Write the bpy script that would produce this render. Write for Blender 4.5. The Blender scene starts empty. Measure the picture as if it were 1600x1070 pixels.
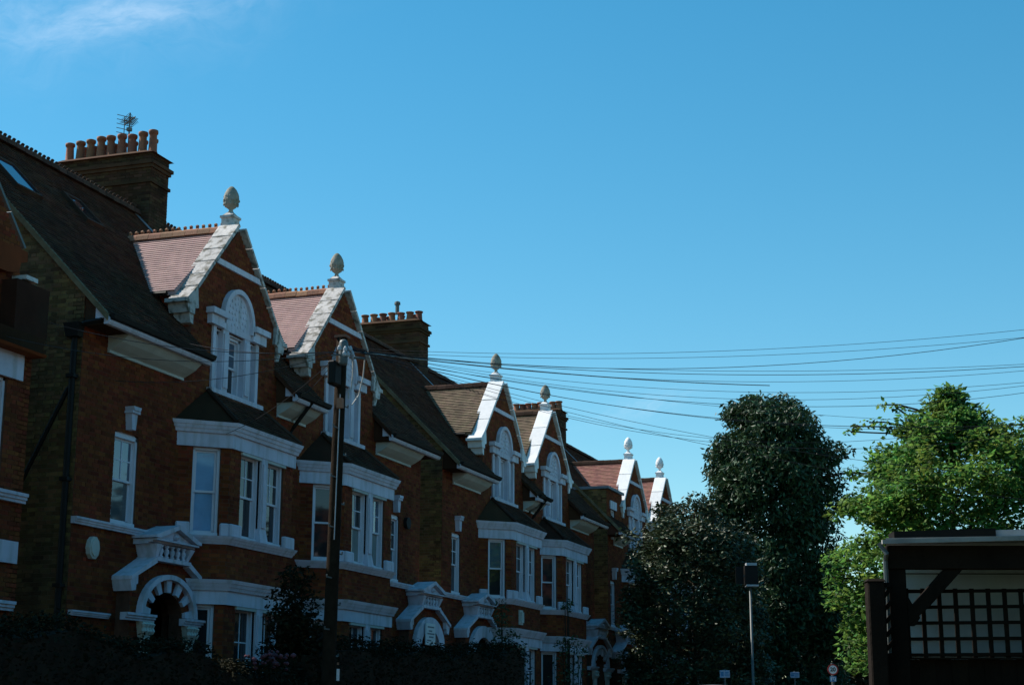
import bpy, bmesh, math, random
import numpy as np
from mathutils import Vector, Matrix

random.seed(7)
rng = np.random.default_rng(7)
scene = bpy.context.scene
COL = scene.collection
sqrt, sin, cos, pi = math.sqrt, math.sin, math.cos, math.pi

# ------------------------------------------------------------------ camera, sky, sun, exposure
EX = Vector((886.5, 593.8, 2544.5)).normalized()          # street direction seen from the camera (x right, y down, z forward)
_n = Vector((1, .0017, 0)).cross(EX).normalized()
EZ = -_n if _n.y > 0 else _n
EY = EZ.cross(EX)
if EY.x > 0: EY = -EY
right = Vector((EX.x, EY.x, EZ.x)); down = Vector((EX.y, EY.y, EZ.y)); fwd = Vector((EX.z, EY.z, EZ.z))
cam = bpy.data.cameras.new('camera')
cam.sensor_width = 36.0
cam.lens = 36.0 * 2544.5 / 1600.0
cam.clip_start = 0.1
cam.clip_end = 3000
camo = bpy.data.objects.new('camera', cam)
COL.objects.link(camo)
M = Matrix((right, -down, -fwd)).transposed().to_4x4()
M.translation = Vector((0, 0, 1.6))
camo.matrix_world = M
scene.camera = camo

SUN = Vector((.05, .685, .727)).normalized()               # towards the sun: ahead on the left, behind the terrace
world = bpy.data.worlds.new('World'); scene.world = world; world.use_nodes = True
wn, wl = world.node_tree.nodes, world.node_tree.links
wn.clear()
sky = wn.new('ShaderNodeTexSky'); sky.sky_type = 'NISHITA'; sky.sun_disc = False
sky.sun_elevation = math.asin(SUN.z); sky.sun_rotation = math.atan2(SUN.x, SUN.y)
sky.air_density = 1.0; sky.dust_density = .10; sky.ozone_density = 2.0; sky.altitude = 30
hsv = wn.new('ShaderNodeHueSaturation'); hsv.inputs['Saturation'].default_value = 1.50; hsv.inputs['Hue'].default_value = .490
film = wn.new('ShaderNodeMix'); film.data_type = 'RGBA'; film.blend_type = 'MULTIPLY'; film.inputs[0].default_value = 1; film.inputs[7].default_value = (.95, 1.01, .95, 1)
wl.new(sky.outputs[0], film.inputs[6]); gm = wn.new('ShaderNodeGamma'); gm.inputs['Gamma'].default_value = .85; wl.new(film.outputs[2], gm.inputs['Color']); wl.new(gm.outputs[0], hsv.inputs['Color'])
tc = wn.new('ShaderNodeTexCoord')
def pxdir(x, y):
    return (right * (x - 800) + down * (y - 535) + fwd * 2544.5).normalized()
def vmath(op, a, b=None):
    n = wn.new('ShaderNodeVectorMath'); n.operation = op
    for i, v in enumerate((a, b)):
        if v is None: continue
        if isinstance(v, (Vector, tuple)): n.inputs[i].default_value = tuple(v)
        else: wl.new(v, n.inputs[i])
    return n
def fmath(op, a, b=None, clamp=False):
    n = wn.new('ShaderNodeMath'); n.operation = op; n.use_clamp = clamp
    for i, v in enumerate((a, b)):
        if v is None: continue
        if isinstance(v, (int, float)): n.inputs[i].default_value = v
        else: wl.new(v, n.inputs[i])
    return n.outputs[0]
def wisp(p0, p1, width, strength, col_in):
    """a cirrus streak lying in the sky between two directions"""
    d0, d1 = pxdir(*p0), pxdir(*p1)
    mid = (d0 + d1).normalized(); along = (d1 - d0).normalized(); half = (d1 - d0).length / 2
    perp = mid.cross(along).normalized()
    noise = wn.new('ShaderNodeTexNoise'); noise.inputs['Scale'].default_value = 14; noise.inputs['Detail'].default_value = 6
    wl.new(tc.outputs['Generated'], noise.inputs['Vector'])
    warp = fmath('MULTIPLY', fmath('SUBTRACT', noise.outputs[0], .5), width * 1.6)
    u = fmath('DIVIDE', vmath('DOT_PRODUCT', tc.outputs['Generated'], along).outputs['Value'], half)
    v = fmath('DIVIDE', fmath('ADD', vmath('DOT_PRODUCT', tc.outputs['Generated'], perp).outputs['Value'], warp), width)
    f = fmath('DIVIDE', vmath('DOT_PRODUCT', tc.outputs['Generated'], mid).outputs['Value'], 1)
    g = fmath('POWER', 2.718, fmath('MULTIPLY', fmath('ADD', fmath('POWER', fmath('ABSOLUTE', u), 2), fmath('POWER', fmath('ABSOLUTE', v), 2)), -1))
    g = fmath('MULTIPLY', g, fmath('GREATER_THAN', f, 0))
    cv = wn.new('ShaderNodeCombineXYZ'); wl.new(fmath('MULTIPLY', u, 1.6), cv.inputs[0]); wl.new(fmath('MULTIPLY', v, .9), cv.inputs[1]); cv.inputs[2].default_value = p0[0] * .01
    n2 = wn.new('ShaderNodeTexNoise'); n2.inputs['Scale'].default_value = 2.2; n2.inputs['Detail'].default_value = 8; n2.inputs['Roughness'].default_value = .62; n2.inputs['Distortion'].default_value = .6
    wl.new(cv.outputs[0], n2.inputs['Vector'])
    fe = fmath('MULTIPLY', fmath('SUBTRACT', n2.outputs[0], .28), 2.6, True)
    g = fmath('MULTIPLY', fmath('MULTIPLY', g, fe), strength, True)
    mix = wn.new('ShaderNodeMix'); mix.data_type = 'RGBA'
    wl.new(g, mix.inputs[0]); wl.new(col_in, mix.inputs[6]); mix.inputs[7].default_value = (5.0, 5.6, 6.4, 1)
    return mix.outputs[2]
c = wisp((30, 66), (330, 8), .010, .20, hsv.outputs['Color'])
c = wisp((-60, 60), (420, -60), .03, .22, c)
c = wisp((930, 655), (1085, 615), .007, .12, c)
bg = wn.new('ShaderNodeBackground'); bg.inputs['Strength'].default_value = .138
wl.new(c, bg.inputs['Color'])
wo = wn.new('ShaderNodeOutputWorld'); wl.new(bg.outputs[0], wo.inputs['Surface'])

sl = bpy.data.lights.new('sun', 'SUN'); sl.energy = 4.6; sl.angle = math.radians(.53); sl.color = (1, .94, .86)
so = bpy.data.objects.new('sun', sl); COL.objects.link(so)
so.rotation_euler = SUN.to_track_quat('Z', 'Y').to_euler(); so.location = (30, 60, 60)

scene.view_settings.view_transform = 'Standard'
scene.view_settings.look = 'None'
scene.view_settings.exposure = .55
scene.view_settings.gamma = 1
scene.view_settings.use_curve_mapping = False

# ------------------------------------------------------------------ materials
def nd(nt, t, **kw):
    n = nt.nodes.new(t)
    for k, v in kw.items(): setattr(n, k, v)
    return n
def mat(name, base, *args, streak=False, **kw):
    return _mat(name, base, *args, streak=streak, **kw)
def _mat(name, base, rough=.8, spec=.3, vary=.25, hue=.0, noise=3.0, noise_amt=.25, bump=.0, bump_scale=40, alt=None, alt_scale=1.2, alt_amt=.5, per='island', metallic=0, transl=None, ior=None, streak=False):
    """principled surface; colour varies piece by piece and with stains of its own"""
    m = bpy.data.materials.new(name); m.use_nodes = True
    nt = m.node_tree; nt.nodes.clear(); L = nt.links
    out = nd(nt, 'ShaderNodeOutputMaterial'); p = nd(nt, 'ShaderNodeBsdfPrincipled')
    p.inputs['Roughness'].default_value = rough; p.inputs['Metallic'].default_value = metallic
    p.inputs['Specular IOR Level'].default_value = spec
    if ior: p.inputs['IOR'].default_value = ior
    tcn = nd(nt, 'ShaderNodeTexCoord')
    col = nd(nt, 'ShaderNodeRGB'); col.outputs[0].default_value = (*base, 1); cur = col.outputs[0]
    if alt:
        n2 = nd(nt, 'ShaderNodeTexNoise'); n2.inputs['Scale'].default_value = alt_scale; n2.inputs['Detail'].default_value = 6
        if streak:
            mp = nd(nt, 'ShaderNodeMapping'); mp.inputs['Scale'].default_value = (4, 4, .55); L.new(tcn.outputs['Object'], mp.inputs['Vector']); L.new(mp.outputs[0], n2.inputs['Vector'])
        else: L.new(tcn.outputs['Object'], n2.inputs['Vector'])
        r = nd(nt, 'ShaderNodeMapRange'); r.inputs[1].default_value = .48; r.inputs[2].default_value = .66; r.inputs[4].default_value = alt_amt
        L.new(n2.outputs[0], r.inputs[0])
        mx = nd(nt, 'ShaderNodeMix', data_type='RGBA'); L.new(r.outputs[0], mx.inputs[0]); L.new(cur, mx.inputs[6]); mx.inputs[7].default_value = (*alt, 1)
        cur = mx.outputs[2]
    if vary:
        if per == 'island':
            g = nd(nt, 'ShaderNodeNewGeometry'); oi = nd(nt, 'ShaderNodeObjectInfo')
            ad = nd(nt, 'ShaderNodeMath', operation='ADD'); L.new(g.outputs['Random Per Island'], ad.inputs[0]); L.new(oi.outputs['Random'], ad.inputs[1])
            fr = nd(nt, 'ShaderNodeMath', operation='FRACT'); L.new(ad.outputs[0], fr.inputs[0]); rnd = fr.outputs[0]
        else:
            oi = nd(nt, 'ShaderNodeObjectInfo'); rnd = oi.outputs['Random']
        mr = nd(nt, 'ShaderNodeMapRange'); mr.inputs[3].default_value = 1 - vary; mr.inputs[4].default_value = 1 + vary; L.new(rnd, mr.inputs[0])
        h = nd(nt, 'ShaderNodeHueSaturation'); L.new(cur, h.inputs['Color']); L.new(mr.outputs[0], h.inputs['Value'])
        if hue:
            m7 = nd(nt, 'ShaderNodeMath', operation='MULTIPLY'); L.new(rnd, m7.inputs[0]); m7.inputs[1].default_value = 7.31
            f7 = nd(nt, 'ShaderNodeMath', operation='FRACT'); L.new(m7.outputs[0], f7.inputs[0])
            mh = nd(nt, 'ShaderNodeMapRange'); mh.inputs[3].default_value = .5 - hue; mh.inputs[4].default_value = .5 + hue; L.new(f7.outputs[0], mh.inputs[0]); L.new(mh.outputs[0], h.inputs['Hue'])
        cur = h.outputs['Color']
    if noise_amt:
        n1 = nd(nt, 'ShaderNodeTexNoise'); n1.inputs['Scale'].default_value = noise; n1.inputs['Detail'].default_value = 7; n1.inputs['Roughness'].default_value = .65
        L.new(tcn.outputs['Object'], n1.inputs['Vector'])
        mr2 = nd(nt, 'ShaderNodeMapRange'); mr2.inputs[1].default_value = .3; mr2.inputs[2].default_value = .7
        mr2.inputs[3].default_value = 1 - noise_amt; mr2.inputs[4].default_value = 1 + noise_amt; L.new(n1.outputs[0], mr2.inputs[0])
        h2 = nd(nt, 'ShaderNodeHueSaturation'); L.new(cur, h2.inputs['Color']); L.new(mr2.outputs[0], h2.inputs['Value']); cur = h2.outputs['Color']
    L.new(cur, p.inputs['Base Color'])
    if bump:
        n3 = nd(nt, 'ShaderNodeTexNoise'); n3.inputs['Scale'].default_value = bump_scale; n3.inputs['Detail'].default_value = 5
        L.new(tcn.outputs['Object'], n3.inputs['Vector'])
        b = nd(nt, 'ShaderNodeBump'); b.inputs['Strength'].default_value = bump; b.inputs['Distance'].default_value = .02
        L.new(n3.outputs[0], b.inputs['Height']); L.new(b.outputs[0], p.inputs['Normal'])
    if transl:
        t = nd(nt, 'ShaderNodeBsdfTranslucent'); hs = nd(nt, 'ShaderNodeHueSaturation'); L.new(cur, hs.inputs['Color'])
        hs.inputs['Value'].default_value = 1.5; hs.inputs['Hue'].default_value = .48
        L.new(hs.outputs[0], t.inputs['Color'])
        ms = nd(nt, 'ShaderNodeMixShader'); ms.inputs[0].default_value = transl
        L.new(p.outputs[0], ms.inputs[1]); L.new(t.outputs[0], ms.inputs[2]); L.new(ms.outputs[0], out.inputs['Surface'])
    else:
        L.new(p.outputs[0], out.inputs['Surface'])
    return m

RED = mat('red_brick', (.160, .039, .013), .9, .1, .32, .012, .9, .34, .3, 60)
MORTAR = mat('lime_mortar', (.12, .055, .035), .95, .1, 0, 0, 5, .3, .3, 50)
STOCK = mat('yellow_stock_brick', (.150, .088, .032), .9, .2, .42, .02, 1.6, .35, .3, 60, alt=(.06, .05, .03), alt_scale=.7, alt_amt=.55)
STOCKM = mat('stock_mortar', (.15, .12, .07), .95, .1, 0, 0, 4, .35, .3, 40)
SOOT = mat('sooty_chimney_brick', (.062, .034, .019), .95, .1, .38, .02, 1.5, .4, .4, 50, alt=(.035, .035, .022), alt_scale=1.0, alt_amt=.7)
WHITE = mat('white_masonry_paint', (.60, .575, .64), .7, .2, .05, 0, 1.7, .12, .2, 25, alt=(.34, .33, .31), alt_scale=1.6, alt_amt=.55, streak=True)
CREAM = mat('dull_cream_render', (.50, .49, .43), .8, .2, .05, 0, 1.2, .16, .2, 30)
STONE = mat('weathered_white_coping', (.52, .49, .46), .8, .2, .14, 0, 2.2, .22, .6, 18, alt=(.13, .12, .09), alt_scale=7, alt_amt=.95)
CLEAN = mat('fresh_white_coping', (.80, .80, .79), .7, .2, .05, 0, 2.2, .10, .2, 18, alt=(.52, .52, .48), alt_scale=1.6, alt_amt=.35)
FIN = mat('mossy_finial_stone', (.30, .28, .23), .9, .2, 0, 0, 3, .25, .5, 14, alt=(.17, .17, .12), alt_scale=4, alt_amt=.8)
JOIN = mat('white_joinery_paint', (.68, .65, .69), .45, .4, .03, 0, 3, .06)
TILE = mat('dark_clay_roof_tile', (.062, .028, .016), .95, .06, .32, .012, 1.0, .3, .3, 60, alt=(.042, .036, .022), alt_scale=.9)
TPINK = mat('pink_clay_roof_tile', (.46, .29, .26), .55, .5, .09, .006, 1.1, .12, .2, 60)
TMOSS = mat('mossy_brown_roof_tile', (.16, .115, .075), .85, .25, .26, .015, 1.2, .25, .3, 60, alt=(.10, .09, .05), alt_scale=1.5)
TRED = mat('red_clay_roof_tile', (.28, .125, .095), .75, .3, .22, .01, 1.2, .2, .3, 60)
RIDGE = mat('terracotta_ridge_tile', (.34, .16, .09), .8, .25, .25, .01, 2, .25, .3, 40)
DRIDGE = mat('dark_ridge_tile', (.06, .036, .026), .95, .08, .25, .01, 2, .25, .3, 40)
POT = mat('terracotta_chimney_pot', (.25, .095, .05), .8, .25, .28, .012, 3, .3, .3, 20)
LEAD = mat('grey_lead', (.16, .18, .20), .55, .4, .05, 0, 3, .2)
BLACKP = mat('black_gloss_paint', (.014, .012, .010), .6, .15, 0, 0, 3, .2)
METAL = mat('grey_green_metal', (.10, .115, .11), .5, .4, 0, 0, 4, .2)
GALV = mat('galvanised_metal', (.42, .44, .45), .45, .5, 0, 0, 5, .15)
TIMBER = mat('creosoted_pole_timber', (.024, .016, .010), .95, .05, 0, 0, 6, .35, .4, 30)
DARKW = mat('dark_stained_timber', (.014, .010, .007), .9, .08, .18, .01, 4, .3, .35, 30)
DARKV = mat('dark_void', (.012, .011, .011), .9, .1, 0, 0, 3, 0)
def glass(name, base, ior=1.5):
    return mat(name, base, .03, .6, 0, 0, 2.0, .18, ior=ior)
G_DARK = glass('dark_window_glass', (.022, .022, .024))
G_SKY = glass('sky_tinted_glass', (.05, .085, .13), 1.9)  # blue base puts the sky's reflection into the glass colour
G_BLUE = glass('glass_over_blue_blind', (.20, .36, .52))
G_PALE = glass('glass_over_net_curtain', (.20, .22, .20))
G_GREY = glass('glass_over_grey_blind', (.09, .10, .10))
SKYL = glass('rooflight_glass', (.02, .04, .08), 1.6)
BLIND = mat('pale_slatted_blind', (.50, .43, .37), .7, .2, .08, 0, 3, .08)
ASPH = mat('asphalt', (.05, .05, .052), .9, .2, 0, 0, 3, .25, .3, 60)
PAVE = mat('paving_concrete', (.26, .25, .23), .9, .2, 0, 0, 3, .2, .3, 40)
EARTH = mat('garden_earth_and_grass', (.045, .055, .025), .95, .1, 0, 0, 1.0, .4, .3, 20)
BARK = mat('bark', (.04, .030, .020), .95, .1, 0, 0, 4, .4, .5, 18)
L_CHEST = mat('chestnut_leaf', (.028, .062, .024), .5, .25, .5, .02, 2, .2, transl=.10)
L_HOLLY = mat('evergreen_leaf', (.048, .068, .030), .5, .3, .55, .03, 2, .2, transl=.06)
L_BRIGHT = mat('lime_green_leaf', (.070, .175, .034), .6, .2, .65, .03, 1.5, .35, transl=.42, alt=(.19, .18, .03), alt_scale=1.2, alt_amt=.38)
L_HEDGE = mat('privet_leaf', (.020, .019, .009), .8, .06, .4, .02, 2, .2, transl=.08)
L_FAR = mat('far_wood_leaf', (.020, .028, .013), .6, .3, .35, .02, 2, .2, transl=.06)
L_CLIMB = mat('climber_leaf', (.045, .075, .030), .5, .3, .45, .02, 2, .2, transl=.15)
PETAL = mat('pink_hydrangea_petal', (.13, .045, .055), .7, .2, .25, .01, 4, .1)
RUBBER = mat('black_cable', (.018, .018, .02), .5, .3, 0, 0, 3, 0)
PALEC = mat('pale_sunlit_cable', (.42, .40, .36), .5, .3, 0, 0, 3, .1)  # sunlight on the cable put into a pale colour
BOARDW = mat('white_weatherboard_paint', (.38, .42, .41), .55, .3, .07, 0, 2.2, .14, .2, 14, alt=(.36, .43, .38), alt_scale=1.6, alt_amt=.6)
FELT = mat('roofing_felt', (.30, .29, .27), .8, .25, 0, 0, 3, .25, .4, 30)
SIGNW = mat('white_sign_face', (.72, .72, .70), .5, .3, 0, 0, 3, .05)
SIGNR = mat('red_sign_border', (.42, .035, .03), .5, .3, 0, 0, 3, .05)
SIGNB = mat('blue_sign_face', (.08, .24, .45), .5, .3, 0, 0, 3, .05)
SIGNG = mat('pale_blue_sign_face', (.36, .46, .62), .5, .3, 0, 0, 3, .06)
VANP = mat('grey_van_paint', (.12, .125, .125), .35, .4, 0, 0, 3, .03)

# ------------------------------------------------------------------ helpers
def wloc(o):
    v = Vector((0, 0, 0))
    while o is not None: v += o.location; o = o.parent
    return v
def link(o, parent=None, kind=None, label=None):
    COL.objects.link(o)
    if parent is not None: o.parent = parent
    if kind: o['kind'] = kind
    if label: o['label'] = label
    return o
def thing(name, loc, label, cat, group=None):
    o = bpy.data.objects.new(name, None); o.location = loc; COL.objects.link(o)
    o.empty_display_size = .3
    o['label'] = label; o['category'] = cat
    if group: o['group'] = group
    return o
def tag(o, label, cat, group=None):
    o['label'] = label; o['category'] = cat
    if group: o['group'] = group
    return o

class Fr:
    """a frame on a wall: a along it, d out of it, z up"""
    def __init__(s, o, a, n): s.o, s.a, s.n = Vector(o), Vector(a), Vector(n)
    def __call__(s, a, d, z): return s.o + s.a * a + s.n * d + Vector((0, 0, z))
    def arr(s, A, D, Z):
        o, a, n = (np.array(v) for v in (s.o, s.a, s.n))
        return o + A[:, None] * a + D[:, None] * n + np.stack([0 * Z, 0 * Z, Z], 1)
    def det(s): return s.a.cross(s.n).z
    def sub(s, a, d, ca, cd):
        """frame at (a, d) whose along axis is (ca, cd) in this frame"""
        al = (s.a * ca + s.n * cd).normalized(); nn = (s.a * -cd + s.n * ca).normalized()
        return Fr(s.o + s.a * a + s.n * d, al, nn)
W0 = Fr((0, 0, 0), (1, 0, 0), (0, 1, 0))

class MB:
    def __init__(s, fr=W0): s.v, s.f, s.fr = [], [], fr
    def add(s, pts, faces):
        b = len(s.v); s.v += [s.fr(*p) for p in pts]; s.f += [[b + i for i in f] for f in faces]; return s
    def box(s, a0, a1, d0, d1, z0, z1):
        return s.add([(a0, d0, z0), (a1, d0, z0), (a1, d1, z0), (a0, d1, z0), (a0, d0, z1), (a1, d0, z1), (a1, d1, z1), (a0, d1, z1)],
                     [(0, 3, 2, 1), (4, 5, 6, 7), (0, 1, 5, 4), (1, 2, 6, 5), (2, 3, 7, 6), (3, 0, 4, 7)])
    def ext(s, P, Q):
        n = len(P)
        return s.add(list(P) + list(Q), [tuple(range(n))[::-1], tuple(range(n, 2 * n))] + [(i, (i + 1) % n, n + (i + 1) % n, n + i) for i in range(n)])
    def az(s, pts, d0, d1): return s.ext([(a, d0, z) for a, z in pts], [(a, d1, z) for a, z in pts])
    def ad(s, pts, z0, z1): return s.ext([(a, d, z0) for a, d in pts], [(a, d, z1) for a, d in pts])
    def dz(s, pts, a0, a1): return s.ext([(a0, d, z) for d, z in pts], [(a1, d, z) for d, z in pts])
    def tube(s, pts, r, n=6, r1=None):
        """tube through frame points"""
        pts = [Vector(p) for p in pts]; m = len(pts); base = len(s.v)
        for i, p in enumerate(pts):
            t = (pts[min(i + 1, m - 1)] - pts[max(i - 1, 0)]).normalized()
            u = t.cross(Vector((0, 0, 1)));
            if u.length < .05: u = t.cross(Vector((1, 0, 0)))
            u.normalize(); w = t.cross(u)
            rr = r if r1 is None else r + (r1 - r) * i / (m - 1)
            for k in range(n):
                q = p + (u * cos(2 * pi * k / n) + w * sin(2 * pi * k / n)) * rr
                s.v.append(s.fr(*q))
        for i in range(m - 1):
            for k in range(n):
                s.f.append([base + i * n + k, base + i * n + (k + 1) % n, base + (i + 1) * n + (k + 1) % n, base + (i + 1) * n + k])
        s.f.append([base + k for k in range(n)][::-1]); s.f.append([base + (m - 1) * n + k for k in range(n)])
        return s
    def lathe(s, a, d, prof, n=14):
        base = len(s.v); m = len(prof)
        for r, z in prof:
            for k in range(n): s.v.append(s.fr(a + r * cos(2 * pi * k / n), d + r * sin(2 * pi * k / n), z))
        for i in range(m - 1):
            for k in range(n):
                s.f.append([base + i * n + k, base + i * n + (k + 1) % n, base + (i + 1) * n + (k + 1) % n, base + (i + 1) * n + k])
        s.f.append([base + k for k in range(n)][::-1]); s.f.append([base + (m - 1) * n + k for k in range(n)])
        return s
    def mesh(s, name, m, off=Vector((0, 0, 0)), smooth=False, bevel=0):
        me = bpy.data.meshes.new(name); me.from_pydata([tuple(v - off) for v in s.v], [], s.f)
        bm = bmesh.new(); bm.from_mesh(me); bmesh.ops.recalc_face_normals(bm, faces=bm.faces)
        if bevel:
            bmesh.ops.bevel(bm, geom=[e for e in bm.edges if len(e.link_faces) == 2 and e.calc_face_angle(0) > .6], offset=bevel, segments=1, affect='EDGES', clamp_overlap=True)
        bm.to_mesh(me); bm.free()
        if smooth: me.polygons.foreach_set('use_smooth', [True] * len(me.polygons))
        me.materials.append(m); return me
    def build(s, name, m, parent=None, kind=None, smooth=False, label=None, bevel=0):
        return link(bpy.data.objects.new(name, s.mesh(name, m, wloc(parent), smooth, bevel)), parent, kind, label)

def quad_obj(name, V, F, m, parent=None, kind=None, smooth=False):
    V = np.asarray(V, dtype=np.float32) - np.array(wloc(parent), dtype=np.float32); F = np.asarray(F, dtype=np.int32)
    me = bpy.data.meshes.new(name)
    me.vertices.add(len(V)); me.vertices.foreach_set('co', V.ravel())
    me.loops.add(F.size); me.loops.foreach_set('vertex_index', F.ravel())
    me.polygons.add(len(F)); me.polygons.foreach_set('loop_start', np.arange(0, F.size, 4, dtype=np.int32))
    me.polygons.foreach_set('use_smooth', np.full(len(F), smooth))
    me.update(calc_edges=True); me.validate()
    me.materials.append(m)
    return link(bpy.data.objects.new(name, me), parent, kind)

def brick_boxes(fr, B, d1=.006, d0=-.002):
    """many brick faces (a0, a1, z0, z1) as five-faced boxes"""
    B = np.asarray(B); n = len(B); a0, a1, z0, z1 = B.T
    dd = d1 + rng.uniform(-.0025, .0025, n)
    D0 = np.full(n, d0)
    P = [fr.arr(a, d, z) for a, d, z in ((a0, D0, z0), (a1, D0, z0), (a1, D0, z1), (a0, D0, z1), (a0, dd, z0), (a1, dd, z0), (a1, dd, z1), (a0, dd, z1))]
    V = np.stack(P, 1).reshape(-1, 3); b = (np.arange(n) * 8)[:, None]
    F = np.concatenate([b + np.array(f) for f in ((4, 5, 6, 7), (0, 1, 5, 4), (1, 2, 6, 5), (2, 3, 7, 6), (3, 0, 4, 7))])
    if fr.det() > 0: F = F[:, ::-1]
    return V, F

def cut(iv, lo, hi):
    out = []
    for x0, x1 in iv:
        if hi <= x0 or lo >= x1: out.append((x0, x1)); continue
        if lo > x0: out.append((x0, lo))
        if hi < x1: out.append((hi, x1))
    return out
def op_iv(o, z):
    """interval an opening takes at height z: ('rect', a0, a1, z0, z1) or ('arch', ac, zc, ra, rb, zbot)"""
    if o[0] == 'rect': return (o[1], o[2]) if o[3] < z < o[4] else None
    _, ac, zc, ra, rb, zb = o
    if z < zb or z >= zc + rb: return None
    w = ra if z < zc else ra * sqrt(max(0, 1 - ((z - zc) / rb) ** 2))
    return (ac - w, ac + w)
def op_br(o):
    if o[0] == 'rect': return [o[3], o[4]]
    _, ac, zc, ra, rb, zb = o
    return [zb] + [zc + rb * sin(pi / 2 * k / 8) for k in range(9)]
def intervals(outline, ops, z):
    iv = [i for i in outline(z) if i[1] - i[0] > 1e-3]
    for o in ops:
        t = op_iv(o, z)
        if t and t[1] - t[0] > 1e-4: iv = cut(iv, *t)
    return iv
def wall(name, fr, outline, zs, ops, mm, bm_, parent, thick=.25, bricks=True, brick_name='brick_facing', singles=None):
    """a wall built of storey bands round its openings, faced with real bricks"""
    br = sorted(set([round(z, 4) for z in zs] + [round(b, 4) for o in ops for b in op_br(o)]))
    br = [b for b in br if zs[0] <= b <= zs[-1]]
    m = MB(fr)
    for z0, z1 in zip(br[:-1], br[1:]):
        if z1 - z0 < 1e-3: continue
        e = (z1 - z0) * .002
        lo, hi = intervals(outline, ops, z0 + e), intervals(outline, ops, z1 - e)
        if len(lo) != len(hi): lo = hi = intervals(outline, ops, (z0 + z1) / 2)
        for (l0, l1), (h0, h1) in zip(lo, hi):
            m.az([(l0, z0), (l1, z0), (h1, z1), (h0, z1)], -thick, 0)
    w = m.build(name, mm, parent)
    if not bricks: return w
    B = []; row = 0; z = zs[0] + .005
    while z + .065 < zs[-1]:
        iv = intervals(outline, ops, z + .0325)
        for i0, i1 in iv:
            x = math.floor(i0 / .34) * .34 + (.17 if row % 2 else 0) - .34
            k = 0
            while x < i1:
                ln = .215 if k % 2 == 0 else .1025
                s, e = max(x, i0 + .002), min(x + ln, i1 - .002)
                if e - s > .03: B.append((s, e, z, z + .065))
                x += ln + .01125; k += 1
        z += .075; row += 1
    if singles:
        sel = [b for b in B if singles(b)][:300]; ss = set(sel); B = [b for b in B if b not in ss]
        cache = {}
        for b in sel:
            key = round(b[1] - b[0], 2)
            if key not in cache:
                V, F = brick_boxes(Fr((0, 0, 0), fr.a, fr.n), [(-(b[1] - b[0]) / 2, (b[1] - b[0]) / 2, -.0325, .0325)], .009)
                me = bpy.data.meshes.new('brick'); me.from_pydata(V.tolist(), [], F.tolist()); me.materials.append(bm_); cache[key] = me
            o = link(bpy.data.objects.new('brick', cache[key]), w)
            o.location = fr((b[0] + b[1]) / 2, random.uniform(-.002, .002), (b[2] + b[3]) / 2) - wloc(w)
    V, F = brick_boxes(fr, B)
    quad_obj(brick_name, V, F, bm_, w, 'stuff')
    return w

def tiles(name, O, U, S, rows, m, parent, gauge=.1, width=.168, kind='stuff', lift=.022, jit=1.0, gap=.0015):
    """plain tiles in lapped, broken-jointed courses on the plane O + u*U + s*S; rows(s) gives the u intervals"""
    O, U, S = (np.array(v, float) for v in (O, U, S)); N = np.cross(U, S); N /= np.linalg.norm(N)
    if N[2] < 0: N = -N
    T = []
    s = 0; r = 0
    while True:
        iv = rows(s)
        if iv is None: break
        for u0, u1 in iv:
            x = math.floor(u0 / width) * width - (width / 2 if r % 2 else 0)
            while x < u1:
                a, b = max(x + gap, u0), min(x + width - gap, u1)
                if b - a > .02: T.append((a, b, s - .012, s + gauge))
                x += width
        s += gauge; r += 1
    T = np.array(T); n = len(T)
    h = lift + jit * rng.uniform(-.005, .006, n); h2 = .006 + jit * rng.uniform(-.001, .001, n)
    s0 = T[:, 2] + jit * rng.uniform(-.004, .004, n)
    def pt(u, s, hh): return O + u[:, None] * U + s[:, None] * S + hh[:, None] * N
    z = np.zeros(n)
    V = np.stack([pt(T[:, 0], s0, h), pt(T[:, 1], s0, h), pt(T[:, 1], T[:, 3], h2), pt(T[:, 0], T[:, 3], h2),
                  pt(T[:, 0], s0, z), pt(T[:, 1], s0, z), pt(T[:, 1], T[:, 3], z), pt(T[:, 0], T[:, 3], z)], 1).reshape(-1, 3)
    b = (np.arange(n) * 8)[:, None]
    F = np.concatenate([b + np.array(f) for f in ((0, 1, 2, 3), (4, 5, 1, 0), (5, 6, 2, 1), (7, 4, 0, 3))])
    return quad_obj(name, V, F, m, parent, kind)

def leaf_mesh(name, P, size, m, parent=None, kind=None, droop=.35, aspect=.5, up=.6):
    """P: (n,3) leaf positions; each leaf is a folded, pointed pair of quads' worth of surface"""
    n = len(P)
    ang = rng.uniform(0, 2 * pi, n); tilt = rng.normal(-droop, .45, n)
    L = np.stack([np.cos(ang) * np.cos(tilt), np.sin(ang) * np.cos(tilt), np.sin(tilt)], 1)
    nr = rng.normal(0, 1, (n, 3)); nr[:, 2] = np.abs(nr[:, 2]) + up
    Wd = np.cross(L, nr); Wd /= np.linalg.norm(Wd, axis=1)[:, None] + 1e-9
    N = np.cross(Wd, L)
    sz = size * rng.uniform(.65, 1.3, n)[:, None]
    tip = P + L * sz; base = P
    mid = P + L * sz * .45
    l = mid + Wd * sz * aspect * .5 - N * sz * .06; r = mid - Wd * sz * aspect * .5 - N * sz * .06
    V = np.stack([base, l, tip, r], 1).reshape(-1, 3)
    F = (np.arange(n) * 4)[:, None] + np.array((0, 1, 2, 3))
    return quad_obj(name, V, F, m, parent, kind)

def clump_points(centres, radii, per, flat=.75):
    out = []
    for cc, r in zip(centres, radii):
        k = int(per * r * r)
        v = rng.normal(0, 1, (k, 3)); v /= np.linalg.norm(v, axis=1)[:, None]
        v *= (rng.uniform(0, 1, k) ** .45)[:, None] * r; v[:, 2] *= flat
        out.append(np.array(cc) + v)
    return np.concatenate(out)

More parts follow.
